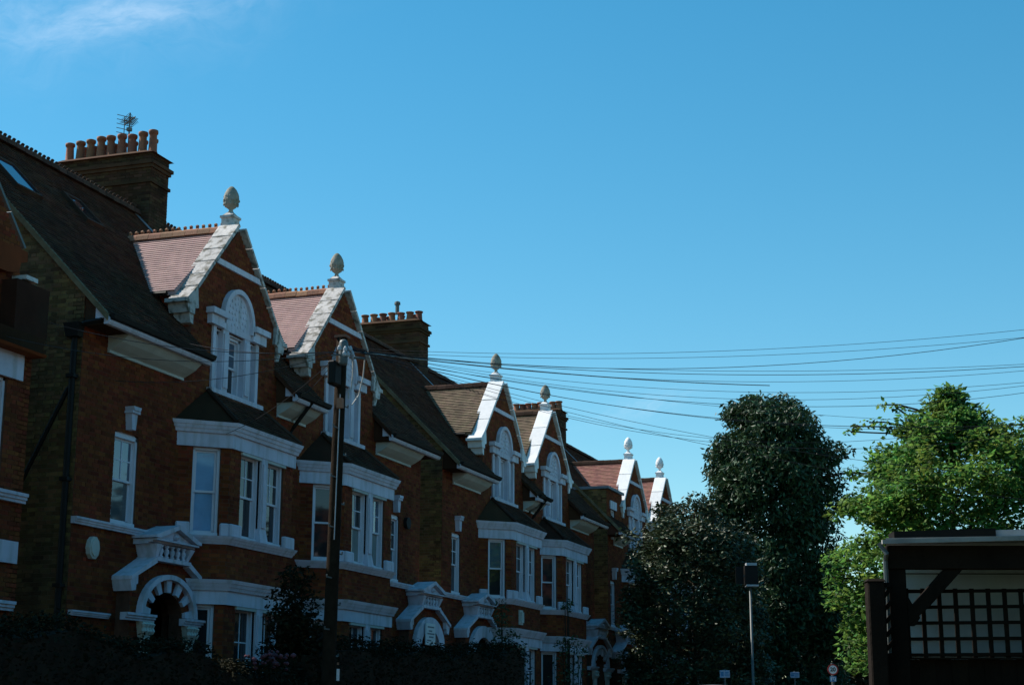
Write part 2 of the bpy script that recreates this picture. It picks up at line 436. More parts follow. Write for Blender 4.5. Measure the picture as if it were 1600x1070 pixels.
# ------------------------------------------------------------------ ground, road, pavements
def sheet(name, x0, x1, y0, y1, z, m):
    o = MB().add([(x0, y0, z), (x1, y0, z), (x1, y1, z), (x0, y1, z)], [(0, 1, 2, 3)]).build(name, m, None, 'structure'); return o
sheet('ground', -900, 1800, -900, 900, -.02, EARTH)
sheet('road', -120, 400, 4.9, 9.2, .0, ASPH)
MB().box(-120, 400, 9.2, 11.5, -.05, .12).build('pavement', PAVE, None, 'structure')
MB().box(-120, 400, 2.9, 4.9, -.05, .12).build('pavement', PAVE, None, 'structure')

# ------------------------------------------------------------------ houses
Y0 = 16.0
RIDGE_Y, EAVE_Y, EAVE_Z, SL = 20.0, 15.5, 8.5, 1.025
def roof_z(y): return EAVE_Z + SL * (y - EAVE_Y)
SC = sqrt(1 + SL * SL); ROOF_LEN = (RIDGE_Y - EAVE_Y) * SC
PARTY = 2.67
GA_Z, GA_HW, GA_TOP = 9.86, 1.80, 11.62                    # gable: springing height, half width, brick apex

# shared pieces ---------------------------------------------------
def _ridge_mesh(name, m, ln=.30):
    b = MB()
    prof = [(.13 * cos(t), .10 * sin(t)) for t in [pi * k / 6 for k in range(7)]]
    prof = [(-.15, -.06)] + prof[::-1] + [(.15, -.06)]
    b.dz([(d, z) for d, z in prof], -ln / 2 + .006, ln / 2 - .006)
    return b
def crest_mesh(name, m):
    b = _ridge_mesh(name, m)
    for a in (-.075, .075):
        b.box(a - .028, a + .028, -.018, .018, .09, .15); b.lathe(a, 0, [(.036, .135), (.045, .155), (.03, .18), (.0, .195)], 6)
    return b.mesh(name, m)
RT_PLAIN = _ridge_mesh('ridge_tile', DRIDGE).mesh('ridge_tile', DRIDGE)
RT_CREST = crest_mesh('ridge_tile', RIDGE)
RT_DCREST = crest_mesh('ridge_tile', DRIDGE)
def ridge_run(p0, p1, me, parent, ln=.30):
    p0, p1 = Vector(p0), Vector(p1); d = (p1 - p0); n = max(1, round(d.length / ln)); rot = math.atan2(d.y, d.x)
    for k in range(n):
        o = link(bpy.data.objects.new('ridge_tile', me), parent)
        o.location = p0 + d * ((k + .5) / n) - wloc(parent) + Vector((0, 0, random.uniform(-.006, .006))); o.rotation_euler = (0, random.uniform(-.012, .012), rot)
POTS = {}
def pot_mesh(h, r):
    k = (round(h, 2), round(r, 2))
    if k not in POTS:
        POTS[k] = MB().lathe(0, 0, [(r * 1.12, 0), (r * 1.14, h * .06), (r * 1.0, h * .1), (r * .86, h * .72), (r * .84, h * .80), (r * 1.05, h * .84), (r * 1.12, h * .90), (r * 1.08, h * .98), (r * .85, h), (r * .72, h * .97), (r * .68, h * .6)], 12).mesh('chimney_pot', POT, smooth=True)
    return POTS[k]

def pane(fr, a0, a1, d, z0, z1, m, parent):
    MB(fr).box(a0, a1, d - .012, d, z0, z1).build('pane', m, parent)

def sash_window(fr, a0, a1, z0, z1, house, up=G_DARK, lo=G_DARK, bars=True, d=-.07, arched=0, meet=.5, lowbars=False, name='sash_window', seg=True):
    """white sliding sash: box frame, two sashes, glazing bars, and every pane on its own"""
    fw, sw = .055, .042
    m = MB(fr)
    m.box(a0, a0 + fw, d - .1, d + .03, z0, z1); m.box(a1 - fw, a1, d - .1, d + .03, z0, z1)
    m.box(a0, a1, d - .1, d + .06, z0, z0 + .06)
    if arched:
        n = 8; top = [(a0 + (a1 - a0) * k / n, z1 + arched * (1 - (2 * k / n - 1) ** 2)) for k in range(n + 1)]
        m.az([(a0, z1 - fw)] + [(a1, z1 - fw)] + top[::-1], d - .1, d + .03)
    else: m.box(a0, a1, d - .1, d + .03, z1 - fw, z1)
    zm = z0 + (z1 - z0) * meet
    i0, i1, j0, j1 = a0 + fw, a1 - fw, z0 + .06, z1 - fw
    w = m.build(name, JOIN, house)
    for (q0, q1, dd, nm, bb, g) in ((zm - .02, j1, d - .03, 'upper_sash', bars, up), (j0, zm + .02, d - .062, 'lower_sash', lowbars, lo)):
        s = MB(fr)
        s.box(i0, i0 + sw, dd - .03, dd, q0, q1); s.box(i1 - sw, i1, dd - .03, dd, q0, q1)
        s.box(i0, i1, dd - .03, dd + (.004 if nm == 'upper_sash' else 0), q0, q0 + sw); s.box(i0, i1, dd - .03, dd + .002, q1 - sw, q1)
        if bb:
            am, zz = (i0 + i1) / 2, (q0 + q1) / 2
            s.box(am - .014, am + .014, dd - .026, dd - .003, q0 + sw, q1 - sw)
            s.box(i0 + sw, i1 - sw, dd - .024, dd - .005, zz - .012, zz + .012)
        s.build(nm, JOIN, w)
        if bb:
            for x0, x1 in ((i0 + sw, am - .014), (am + .014, i1 - sw)):
                for y0, y1 in ((q0 + sw, zz - .012), (zz + .012, q1 - sw)):
                    pane(fr, x0 - .004, x1 + .004, dd - .012, y0 - .004, y1 + .004, g, w)
        else:
            pane(fr, i0 + sw - .004, i1 - sw + .004, dd - .012, q0 + sw - .004, q1 - sw + .004, g, w)
    return w

def moulding(fr, a0, a1, z0, z1, d, steps=3):
    """stepped cornice moulding, deepest at the top"""
    m = MB(fr); prof = [(0, z0)]
    for k in range(steps):
        dd = d * (.45 + .55 * (k + 1) / steps); za, zb = z0 + (z1 - z0) * k / steps, z0 + (z1 - z0) * (k + 1) / steps
        prof += [(dd, za), (dd, zb)]
    prof += [(0, z1)]
    return m.dz(prof, a0, a1)

BW, BF, BD = 2.05, 1.35, .75                               # canted bay: half width at the wall, half front, projection
def baypath(o):
    ln = sqrt((BW - BF) ** 2 + BD ** 2); na, ndd = BD / ln, (BW - BF) / ln
    # canted line offset by o, meets d = 0 and d = BD + o
    cst = na * BW + 0 + o
    f = lambda d: (cst - ndd * d) / na
    return [(-f(-.03), -.03), (-f(BD + o), BD + o), (f(BD + o), BD + o), (f(-.03), -.03)]
def bayband(fr, o, z0, z1, o1=None):
    P, Q = baypath(o), baypath(o if o1 is None else o1)
    return MB(fr).ext([(a, d, z0) for a, d in P], [(a, d, z1) for a, d in Q])
def baymould(fr, o, z0, z1, d, parent, name):
    m = None; n = 3
    mm = MB(fr)
    for k in range(n):
        dd = o + d * (.35 + .65 * k / (n - 1)); za, zb = z0 + (z1 - z0) * k / n, z0 + (z1 - z0) * (k + 1) / n
        P = baypath(dd)
        mm.ext([(a, q, za) for a, q in P], [(a, q, zb) for a, q in baypath(dd + .025)])
    return mm.build(name, WHITE, parent)

def porch(fr, hc, house, vouss, mask_cut=None):
    """door arch with its white ring, imposts and the flared pedimented hood above it"""
    zc, ro, bo = 3.47, 1.0, .75
    r1, b1, r2, b2 = .88, .66, .62, .43
    pj = .28; fp = fr.sub(0, pj, 1, 0)
    wall('porch_front', fp, lambda z: [(hc - min(1.22, .60 + max(0, 4.45 - z) * 1.9), hc + min(1.22, .60 + max(0, 4.45 - z) * 1.9))], [0, 4.10, 4.45], [('arch', hc, zc, r2, b2, .6)], MORTAR, RED, house, thick=pj - .002)
    fr0 = fr; fr = fp
    E = lambda r, b, t: (hc + r * cos(t), zc + b * sin(t))
    n = 20
    ring = MB(fr)
    for k in range(n):
        t0, t1 = pi * k / n, pi * (k + 1) / n
        ri, bi = (r1, b1) if vouss else (r2, b2)
        ring.az([E(ri, bi, t0), E(ro, bo, t0), E(ro, bo, t1), E(ri, bi, t1)], .0, .12)
    ring.build('arch_moulding', WHITE, house)
    if vouss:
        nv = 13
        for k in range(nv):
            if k % 2 and k not in (0,): continue
            t0, t1 = pi * (k + .06) / nv, pi * (k + .94) / nv
            MB(fr).az([E(r2, b2, t0), E(r1, b1, t0), E(r1, b1, t1), E(r2, b2, t1)], .0, .07).build('voussoir', WHITE, house)
    for sgn in (-1, 1):
        i = moulding(fr, *sorted((hc + sgn * .52, hc + sgn * 1.5)), 3.33, 3.46, .16); i.build('impost', WHITE, house)
        c_ = MB(fr)
        a0, a1 = sorted((hc + sgn * .60, hc + sgn * .98))
        am = (a0 + a1) / 2
        c_.ext([(am - .10, .0, 3.02), (am + .10, .0, 3.02), (am + .10, .12, 3.02), (am - .10, .12, 3.02)], [(a0, .0, 3.33), (a1, .0, 3.33), (a1, .15, 3.33), (a0, .15, 3.33)])
        for q in range(4): c_.lathe(a0 + (a1 - a0) * (q + .5) / 4, .14, [(.02, 3.10), (.055, 3.16), (.03, 3.22), (.06, 3.28), (.02, 3.31)], 6)
        c_.lathe(am, .06, [(.09, .5), (.085, 3.03)], 10)
        c_.build('capital', CREAM, house)
    fr = fr0
    # recess and front door
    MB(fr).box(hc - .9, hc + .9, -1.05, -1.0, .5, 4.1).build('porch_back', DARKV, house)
    dm = MB(fr); dm.box(hc - .45, hc + .45, -1.0, -.95, .6, 2.65)
    for zz in (.8, 1.7):
        for aa in (-.36, .04): dm.box(hc + aa, hc + aa + .32, -.95, -.93, zz, zz + .75)
    dm.build('front_door', BLACKP, house)
    # hood
    hd = MB(fr)
    for sgn in (-1, 1):
        hd.az([(hc + sgn * .56, 4.40), (hc + sgn * .60, 4.49), (hc + sgn * 1.40, 4.10), (hc + sgn * 1.40, 4.03)], .0, .42)
        hd.az([(hc + sgn * 1.39, 4.035), (hc + sgn * 1.13, 4.165), (hc + sgn * 1.13, 3.98), (hc + sgn * 1.18, 3.96), (hc + sgn * 1.19, 3.86), (hc + sgn * 1.32, 3.84), (hc + sgn * 1.36, 3.94)], .0, .38)
    hd.box(hc - .61, hc + .61, 0, .43, 4.43, 4.50)
    hood = hd.build('porch_hood', WHITE, house)
    for sgn in (-1, 1):
        MB(fr).ext([(hc + sgn * .58, .0, 4.50), (hc + sgn * .50, .0, 4.50), (hc + sgn * .50, .38, 4.50), (hc + sgn * .58, .38, 4.50)],
                   [(hc + sgn * .68, .0, 4.73), (hc + sgn * .52, .0, 4.73), (hc + sgn * .52, .46, 4.73), (hc + sgn * .68, .46, 4.73)]).build('scroll_bracket', WHITE, hood)
    for k in range(5):
        MB(fr).lathe(hc - .40 + .2 * k, .37, [(.05, 4.50), (.05, 4.53), (.025, 4.55), (.055, 4.61), (.048, 4.65), (.025, 4.68), (.05, 4.71), (.05, 4.73)], 8).build('baluster', WHITE, hood, smooth=True)
    MB(fr).box(hc - .5, hc + .5, 0, .04, 4.50, 4.73).build('back_panel', MORTAR, hood)
    p = moulding(fr, hc - .76, hc + .76, 4.73, 4.82, .50); p.build('cornice', WHITE, hood)
    pd = MB(fr)
    pd.az([(hc - .62, 4.83), (hc + .62, 4.83), (hc, 5.02)], 0, .42)
    for sgn in (-1, 1):
        pd.az([(hc + sgn * .82, 4.83), (hc + sgn * .82, 4.875), (hc, 5.13), (hc, 5.045), (hc + sgn * .66, 4.833)], 0, .52)
    pd.lathe(hc, .43, [(.06, 4.86), (.08, 4.90), (.04, 4.95)], 8)
    pd.build('pediment', WHITE, hood)
    return hood

def gable_window(fr, house, up, lo):
    s = MB(fr); d0, d1 = -.22, .05
    z0, z1 = 8.08, 9.38
    for a0, a1 in ((-.98, -.86), (-.58, -.34), (.34, .58), (.86, .98)): s.box(a0, a1, d0, d1, z0, z1)
    for a in (-.46, .46): s.box(a - .09, a + .09, d1, d1 + .03, z0 + .1, z1 - .08)
    s.box(-.98, .98, d0, -.02, z1 - .05, z1)
    sur = s.build('window_surround', WHITE, house)
    e = MB(fr)
    for sg in (-1, 1):
        a0, a1 = sorted((sg * .60, sg * 1.18)); e.box(a0, a1, 0, .12, 9.38, 9.58); e.box(*sorted((sg * .60, sg * 1.24)), 0, .19, 9.58, 9.70)
    e.box(-.60, .60, 0, .06, 9.38, 9.50)
    e.build('entablature', WHITE, house)
    n = 16; t = MB(fr)
    t.az([(-.56, 9.502)] + [(.56 * cos(pi - pi * k / n), 9.66 + .60 * sin(pi * k / n)) for k in range(n + 1)] + [(.56, 9.502)], 0, .055)
    ty = t.build('tympanum', WHITE, house)
    sh = MB(fr)
    for rr_, nn in ((.12, 6), (.25, 12), (.36, 16)):
        for k in range(nn):
            th = 2 * pi * k / nn
            if 9.80 + rr_ * sin(th) > 9.52: sh.az([(rr_ * cos(th) + .035 * cos(q), 9.80 + rr_ * sin(th) + .035 * sin(q)) for q in [2 * pi * j / 5 + k for j in range(5)]], .05, .068)
    sh.build('leaf_relief', WHITE, ty, 'stuff')
    rg = MB(fr)
    for k in range(n):
        t0, t1 = pi * k / n, pi * (k + 1) / n
        q = lambda r, h, t: (r * cos(t), 9.66 + h * sin(t))
        rg.az([q(.54, .58, t0), q(.65, .68, t0), q(.65, .68, t1), q(.54, .58, t1)], 0, .12)
    rg.box(-.65, -.54, 0, .12, 9.50, 9.66); rg.box(.54, .65, 0, .12, 9.50, 9.66)
    rg.build('archivolt', WHITE, house)
    sl_ = MB(fr); sl_.box(-1.10, 1.10, -.05, .14, 7.99, 8.08); sl_.box(-1.04, 1.04, -.05, .08, 7.93, 7.99); sl_.build('window_sill', WHITE, house)
    sash_window(fr, -.34, .34, z0, z1 - .05, house, up, lo, d=-.10)
    for a0, a1 in ((-.86, -.58), (.58, .86)): sash_window(fr, a0, a1, z0, z1 - .05, house, G_DARK, G_DARK, bars=False, d=-.10)

def finial(fr, house, m1, m2):
    p = MB(fr); p.box(-.14, .14, -.36, -.08, 11.58, 11.92); p.box(-.165, .165, -.385, -.055, 11.92, 11.97); p.ext([(-.14, -.36, 11.97), (.14, -.36, 11.97), (.14, -.08, 11.97), (-.14, -.08, 11.97)], [(-.06, -.28, 12.06), (.06, -.28, 12.06), (.06, -.16, 12.06), (-.06, -.16, 12.06)])
    ped = p.build('finial_pedestal', m1, house)
    b = MB(fr); b.lathe(0, -.22, [(.08, 12.04), (.045, 12.10), (.045, 12.13), (.11, 12.18), (.155, 12.26), (.168, 12.36), (.150, 12.47), (.10, 12.57), (.045, 12.63), (.0, 12.65)], 16)
    for row in range(4):
        zz, rr = 12.23 + .085 * row, (.155, .168, .152, .118)[row]
        for k in range(9):
            th = 2 * pi * (k + .5 * (row % 2)) / 9; b.lathe(rr * cos(th) * .96, -.22 + rr * sin(th) * .96, [(.0, zz - .035), (.022, zz - .01), (.024, zz + .015), (.0, zz + .05)], 5)
    b.build('finial_ball', m2, ped, smooth=True)

def coping(fr, house, m, nst):
    """coping stones up both rakes of the gable, with kneelers at the feet"""
    for sg in (-1, 1):
        p0, p1 = (sg * 2.02, 9.60), (sg * .10, 11.70)
        for k in range(nst):
            f0, f1 = k / nst + (.004 if k else 0), (k + 1) / nst - .004
            q = lambda f, h: (p0[0] + (p1[0] - p0[0]) * f + sg * h * .74, p0[1] + (p1[1] - p0[1]) * f + h * .68)
            j = random.uniform(-.006, .006)
            MB(fr).az([q(f0, 0), q(f0, .075 + j), q(f1, .075 + j), q(f1, 0)], -.40, .09 + j).build('coping_stone', m, house, bevel=.008)
        c = MB(fr)
        c.az([(sg * 2.13, 9.66), (sg * 1.72, 10.02), (sg * 1.66, 9.56), (sg * 1.80, 9.52), (sg * 1.80, 9.40), (sg * 2.04, 9.40)], -.36, .08)
        c.az([(sg * 1.98, 9.40), (sg * 1.80, 9.40), (sg * 1.80, 9.20), (sg * 1.90, 9.22)], -.3, .05)
        c.az([(sg * 2.2, 9.585), (sg * 2.2, 9.66), (sg * 2.0, 9.70), (sg * 1.98, 9.585)], -.38, .1)
        c.build('kneeler', m, house)

def dormer_roof(xc, house, m, ridge_me):
    ez, ea = 9.88, 1.97
    rz = 11.66
    yv = lambda z: EAVE_Y + (z - EAVE_Z) / SL
    b = MB()
    for sg in (-1, 1):
        P = [(xc, 16.28, rz), (xc, yv(rz), rz), (xc + sg * ea, yv(ez), ez), (xc + sg * ea, 16.28, ez)]
        Q = [(x, y, z - .09) for x, y, z in P]
        b.ext(P, Q)
    r = b.build('dormer_roof', m, house)
    ln = sqrt(ea ** 2 + (rz - ez) ** 2)
    for sg in (-1, 1):
        O = Vector((xc + sg * ea, 16.30, ez)); S = Vector((-sg * ea, 0, rz - ez)) / ln; U = Vector((0, 1, 0))
        def rows(s):
            if s > ln - .06: return None
            z = ez + (rz - ez) * min(1, (s + .05) / ln)
            return [(0, yv(z) - 16.30 + .04)]
        tiles('roof_tiles', O, U, S, rows, m, r, gauge=.098, jit=.12 if m is TPINK else .5, gap=0, lift=.030)
    ridge_run((xc, 16.34, rz + .02), (xc, yv(rz) + .12, rz + .02), ridge_me, r)
    # brick cheeks below the dormer eaves
    for sg in (-1, 1):
        c = MB()
        x0, x1 = sorted((xc + sg * 1.55, xc + sg * 1.80))
        c.ext([(x0, 16.2, 9.0), (x0, 16.2, ez - .06), (x0, yv(ez - .06), ez - .06)], [(x1, 16.2, 9.0), (x1, 16.2, ez - .06), (x1, yv(ez - .06), ez - .06)])
        c.build('dormer_cheek', MORTAR, house)
    f = Fr((xc - 1.80, 0, 0), (0, 1, 0), (-1, 0, 0))
    B = []; z = 9.01; row = 0
    while z < ez - .12:
        y1 = yv(z + .03); x = 16.05 + (.11 if row % 2 else 0)
        while x < y1 - .05: B.append((x, min(x + .215, y1), z, z + .065)); x += .226
        z += .075; row += 1
    V, F = brick_boxes(f, B); quad_obj('brick_facing', V, F, RED, house, 'stuff')
    for sg in (-1, 1): MB().tube([(xc + sg * (ea + .05), 16.45, ez - .06), (xc + sg * (ea + .05), yv(ez), ez - .05)], .045, 6).build('dormer_gutter', BLACKP, house)

def chimney(xc, house, y0, y1, ztop, npots, ph, pr, back, w=.8):
    x0, x1 = xc - w / 2, xc + w / 2
    core = MB().box(x0, x1, y0, y1, 11.8, ztop - .02)
    core.box(x0 - .05, x1 + .05, y0 - .05, y1 + .05, ztop - .75, ztop - .68)
    core.box(x0 - .05, x1 + .05, y0 - .05, y1 + .05, ztop - .38, ztop - .30)
    core.box(x0 - .09, x1 + .09, y0 - .09, y1 + .09, ztop - .30, ztop - .22)
    ch = core.build('chimney', SOOT, house)
    full = lambda lo, hi: (lambda z: [(lo, hi)])
    for fr, lo, hi in ((Fr((x0, y0, 0), (0, 1, 0), (-1, 0, 0)), 0, y1 - y0), (Fr((x0, y0, 0), (1, 0, 0), (0, -1, 0)), 0, w), (Fr((x1, y0, 0), (0, 1, 0), (1, 0, 0)), 0, y1 - y0)):
        B = []; z = 11.85; row = 0
        while z < ztop - .03:
            x = lo + (0 if row % 2 else -.11); dd = .0
            while x < hi: B.append((max(lo, x), min(hi, x + .215), z, z + .064)); x += .226
            z += .075; row += 1
        B = [b for b in B if b[1] - b[0] > .03 and not (ztop - .75 < b[2] + .03 < ztop - .66) and not (ztop - .4 < b[2] + .03 < ztop - .2)]
        V, F = brick_boxes(fr, B, .010); quad_obj('brick_facing', V, F, SOOT, ch, 'stuff')
    fl = MB(); fl.az = None
    cap = MB().ext([(x0 - .09, y0 - .09, ztop - .02), (x1 + .09, y0 - .09, ztop - .02), (x1 + .09, y1 + .09, ztop - .02), (x0 - .09, y1 + .09, ztop - .02)],
                   [(x0 + .06, y0 + .2, ztop + .08), (x1 - .06, y0 + .2, ztop + .08), (x1 - .06, y1 - .1, ztop + .08), (x0 + .06, y1 - .1, ztop + .08)])
    cap.build('chimney_cap', SOOT, ch)
    for k in range(npots):
        o = link(bpy.data.objects.new('chimney_pot', pot_mesh(ph, pr)), ch)
        y = y0 + .12 + (y1 - y0 - .30) * k / (npots - 1)
        o.location = Vector((xc - .17, y, ztop + .03)) - wloc(ch); s = random.uniform(.92, 1.06); o.scale = (1, 1, s); o.rotation_euler = (random.uniform(-.02, .02), random.uniform(-.02, .02), random.uniform(0, 6))
    for k in range(back):
        o = link(bpy.data.objects.new('chimney_pot', pot_mesh(ph * .92, pr * .95)), ch)
        y = y0 + .2 + (y1 - y0 - .4) * (k + .5) / back
        o.location = Vector((xc + .19, y, ztop + .03)) - wloc(ch); o.rotation_euler = (random.uniform(-.02, .02), random.uniform(-.02, .02), random.uniform(0, 6))
    # lead flashing where the stack meets the front slope
    f2 = MB(); y = y0 - .02
    f2.ext([(x0 - .16, y0 - 1.55, roof_z(y0 - 1.55) + .03), (x0 - .02, y0 - 1.55, roof_z(y0 - 1.55) + .03), (x0 - .02, RIDGE_Y - .05, roof_z(RIDGE_Y - .05) + .03), (x0 - .16, RIDGE_Y - .05, roof_z(RIDGE_Y - .05) + .03)],
           [(x0 - .16, y0 - 1.55, roof_z(y0 - 1.55) + .05), (x0 - .02, y0 - 1.55, roof_z(y0 - 1.55) + .05), (x0 - .02, RIDGE_Y - .05, roof_z(RIDGE_Y - .05) + .05), (x0 - .16, RIDGE_Y - .05, roof_z(RIDGE_Y - .05) + .05)])
    f2.build('lead_flashing', LEAD, ch)
    return ch

def house(H):
    xc, m, out = H['xc'], H['m'], H['outer']
    fr = Fr((xc, Y0, 0), (m, 0, 0), (0, -1, 0))
    t = thing('terraced_house', (xc, Y0, 0), H['label'], 'house', 'red brick gabled houses in the terrace')
    ext = H.get('ext', out)
    nu, nw = H['nu'], H.get('nw', .72)
    hc = H['door']
    narrow = ('rect', nu - nw / 2, nu + nw / 2, 5.02, 6.70)
    ops = [narrow, ('arch', hc, 3.47, .80, .55, .6), ('rect', -.98, .98, 8.08, 9.36)]
    def outline(z):
        if z < 4.9: return [(ext, PARTY)]
        if z < 8.92: return [(out, PARTY)]
        if z < GA_Z: return [(-GA_HW, GA_HW)]
        w = GA_HW * (1 - (z - GA_Z) / (GA_TOP - GA_Z)); return [(-w, w)]
    wall('front_wall', fr, outline, [0, 4.9, 8.92, GA_Z, GA_TOP], ops, MORTAR, RED, t)
    # flank wall; bricks only where it can be seen
    ff = Fr((xc + m * out, Y0, 0), (0, 1, 0), (-m, 0, 0))
    def fo(z):
        top = roof_z(Y0) - .08
        lo = 0.004 if z < top else (z - top) / SL + .004
        hi = 8.0 if z < top else 8.0 - (z - top) / SL
        return [(lo, hi)] if hi > lo else []
    sing = None
    if H.get('singles'): sing = lambda b: 6.0 < b[2] < 9.7 and b[0] < 1.45
    if m > 0: wall('flank_wall', ff, fo, [0, roof_z(Y0) - .08, roof_z(RIDGE_Y) - .1], [], STOCKM, STOCK, t, singles=sing)
    else: wall('flank_wall', ff, fo, [0, roof_z(Y0) - .08, roof_z(RIDGE_Y) - .1], [], STOCK, STOCK, t, bricks=False)
    MB(fr).box(out, PARTY, -8.0, -7.75, 0, 8.9).build('rear_wall', STOCK, t)
    # main roof
    x0, x1 = sorted((xc + m * (out - .07), xc + m * PARTY))
    b = MB()
    b.ext([(x0, EAVE_Y, EAVE_Z), (x0, RIDGE_Y, roof_z(RIDGE_Y)), (x0, 24.5, EAVE_Z), (x0, 24.5, EAVE_Z - .1), (x0, RIDGE_Y, roof_z(RIDGE_Y) - .12), (x0, EAVE_Y + .05, EAVE_Z - .06)],
          [(x1, EAVE_Y, EAVE_Z), (x1, RIDGE_Y, roof_z(RIDGE_Y)), (x1, 24.5, EAVE_Z), (x1, 24.5, EAVE_Z - .1), (x1, RIDGE_Y, roof_z(RIDGE_Y) - .12), (x1, EAVE_Y + .05, EAVE_Z - .06)])
    # leave the part in front of the gable wall open
    roof = MB()
    def slab(xa, xb, ya):
        roof.ext([(xa, ya, roof_z(ya)), (xa, RIDGE_Y, roof_z(RIDGE_Y)), (xa, RIDGE_Y, roof_z(RIDGE_Y) - .1), (xa, ya, roof_z(ya) - .1)],
                 [(xb, ya, roof_z(ya)), (xb, RIDGE_Y, roof_z(RIDGE_Y)), (xb, RIDGE_Y, roof_z(RIDGE_Y) - .1), (xb, ya, roof_z(ya) - .1)])
    slab(x0, xc - 1.83, EAVE_Y); slab(xc - 1.83, xc + 1.83, 16.26); slab(xc + 1.83, x1, EAVE_Y)
    roof.ext([(x0, RIDGE_Y, roof_z(RIDGE_Y)), (x0, 24.5, EAVE_Z), (x0, 24.5, EAVE_Z - .1), (x0, RIDGE_Y, roof_z(RIDGE_Y) - .1)],
             [(x1, RIDGE_Y, roof_z(RIDGE_Y)), (x1, 24.5, EAVE_Z), (x1, 24.5, EAVE_Z - .1), (x1, RIDGE_Y, roof_z(RIDGE_Y) - .1)])
    R = roof.build('roof', TILE, t)
    lim = (16.26 - EAVE_Y) * SC
    def rows(s):
        if s > ROOF_LEN - .05: return None
        iv = [(x0, x1)]
        if s < lim: iv = cut(iv, xc - 1.83, xc + 1.83)
        return iv
    tiles('roof_tiles', (0, EAVE_Y, EAVE_Z), (1, 0, 0), (0, 1 / SC, SL / SC), rows, TILE, R)
    ridge_run((x0, RIDGE_Y, roof_z(RIDGE_Y) + .03), (x1, RIDGE_Y, roof_z(RIDGE_Y) + .03), RT_DCREST if H['n'] <= 2 else RT_PLAIN, R)
    if m > 0:      # verge
        v = MB(); v.ext([(x0 - .03, EAVE_Y - .02, EAVE_Z - .12), (x0 - .03, EAVE_Y - .02, EAVE_Z + .01), (x0 - .03, RIDGE_Y, roof_z(RIDGE_Y) + .01), (x0 - .03, RIDGE_Y, roof_z(RIDGE_Y) - .12)],
                        [(x0 + .05, EAVE_Y - .02, EAVE_Z - .12), (x0 + .05, EAVE_Y - .02, EAVE_Z + .01), (x0 + .05, RIDGE_Y, roof_z(RIDGE_Y) + .01), (x0 + .05, RIDGE_Y, roof_z(RIDGE_Y) - .12)])
        v.build('verge', STOCKM, R)
    # eaves cornices
    for a0, a1, c0, c1 in ((out - .05, -1.86, out + .78, -2.05), (1.86, PARTY - .02, 1.98, PARTY - .06)):
        g = MB(fr); g.dz([(.44, 8.32), (.52, 8.32), (.55, 8.36), (.55, 8.43), (.44, 8.43)], a0, a1); g.build('eaves_fascia', WHITE, t)
        cv = MB(fr)
        cv.dz([(.0, 8.02), (.05, 8.02), (.05, 8.07), (.16, 8.12), (.30, 8.20), (.42, 8.31), (.42, 8.33), (0, 8.33)], c0, c1); cv.build('eaves_cove', CREAM, t)
        q = a0 if a0 > 0 or m > 0 else a1 - .05
        if a0 > 0 or H['n'] in (1, 2): MB(fr).dz([(.26, 8.435), (.54, 8.435), (.26, 8.72)], q + .005, q + .045).build('eaves_end', WHITE, t)
        MB(fr).dz([(0, 8.335), (.435, 8.335), (.435, 8.45), (.0, 8.85)], a0 + .06, a1 - .06).build('eaves_board', TILE, t)
        gt = MB(fr); gt.dz([(.555, 8.40), (.62, 8.42), (.65, 8.50), (.555, 8.50)], a0 + .02, a1); gt.build('gutter', BLACKP, t)
    if H['n'] % 2:
        dp = MB(fr); dp.tube([(PARTY - .12, .58, 8.42), (PARTY - .12, .16, 7.9), (PARTY - .12, .07, 7.75), (PARTY - .12, .07, .2)], .045, 8); dp.build('downpipe', BLACKP, t)
    # gable
    bnd = MB(fr); hw = GA_HW * (1 - (10.77 - GA_Z) / (GA_TOP - GA_Z)); bnd.az([(-hw - .1, 10.69), (hw + .1, 10.69), (hw - .0, 10.81), (-hw + .0, 10.81)], 0, .06); bnd.build('gable_band', WHITE, t)
    coping(fr, t, H['cop'], H.get('nst', 4))
    finial(fr, t, H['cop'], H['fin'])
    dormer_roof(xc, t, H['tile'], H['ridge'])
    gable_window(fr, t, *H['gw'])
    # narrow first-floor window
    sash_window(fr, nu - nw / 2, nu + nw / 2, 5.02, 6.64, t, *H['nwg'], arched=.08, d=-.06)
    k = MB(fr); k.az([(nu - .06, 6.74), (nu + .06, 6.74), (nu + .10, 7.04), (nu - .10, 7.04)], 0, .14); k.box(nu - .13, nu + .13, 0, .18, 7.04, 7.09); k.az([(nu - .10, 7.09), (nu + .10, 7.09), (nu + .13, 7.16), (nu - .13, 7.16)], 0, .2)
    k.build('keystone', WHITE, t)
    moulding(fr, ext if ext < out else out - .02, -BW - .06, 4.88, 5.0, .12).build('string_course', WHITE, t)
    if hc - 1.5 > ext + .1: moulding(fr, ext + .05, hc - 1.5, 3.34, 3.43, .1).build('string_course', WHITE, t)
    if m < 0 and hc + 1.5 < -BW - .2: moulding(fr, hc + 1.5, -BW - .1, 3.34, 3.43, .1).build('string_course', WHITE, t)
    porch(fr, hc, t, H['vouss'])
    # canted bay
    bay = MB(fr); bay.box(-.1, .1, -.1, -.05, .1, .2)
    ln = sqrt((BW - BF) ** 2 + BD ** 2)
    fb = fr.sub(0, BD, 1, 0); fl = fr.sub(-BW, 0, BW - BF, BD); fR = fr.sub(BF, BD, BW - BF, -BD)
    zw = ((1.25, 3.76), (5.06, 6.76))
    top = 6.9
    wa, wb = (-.92, -.13), (.13, .92); ca, cb = .29, .83
    bays = [(fb, (-BF, BF), [('rect', *w, *z) for w in (wa, wb) for z in zw]), (fl, (0, ln), [('rect', ca, cb, *z) for z in zw]), (fR, (0, ln), [('rect', ln - cb, ln - ca, *z) for z in zw])]
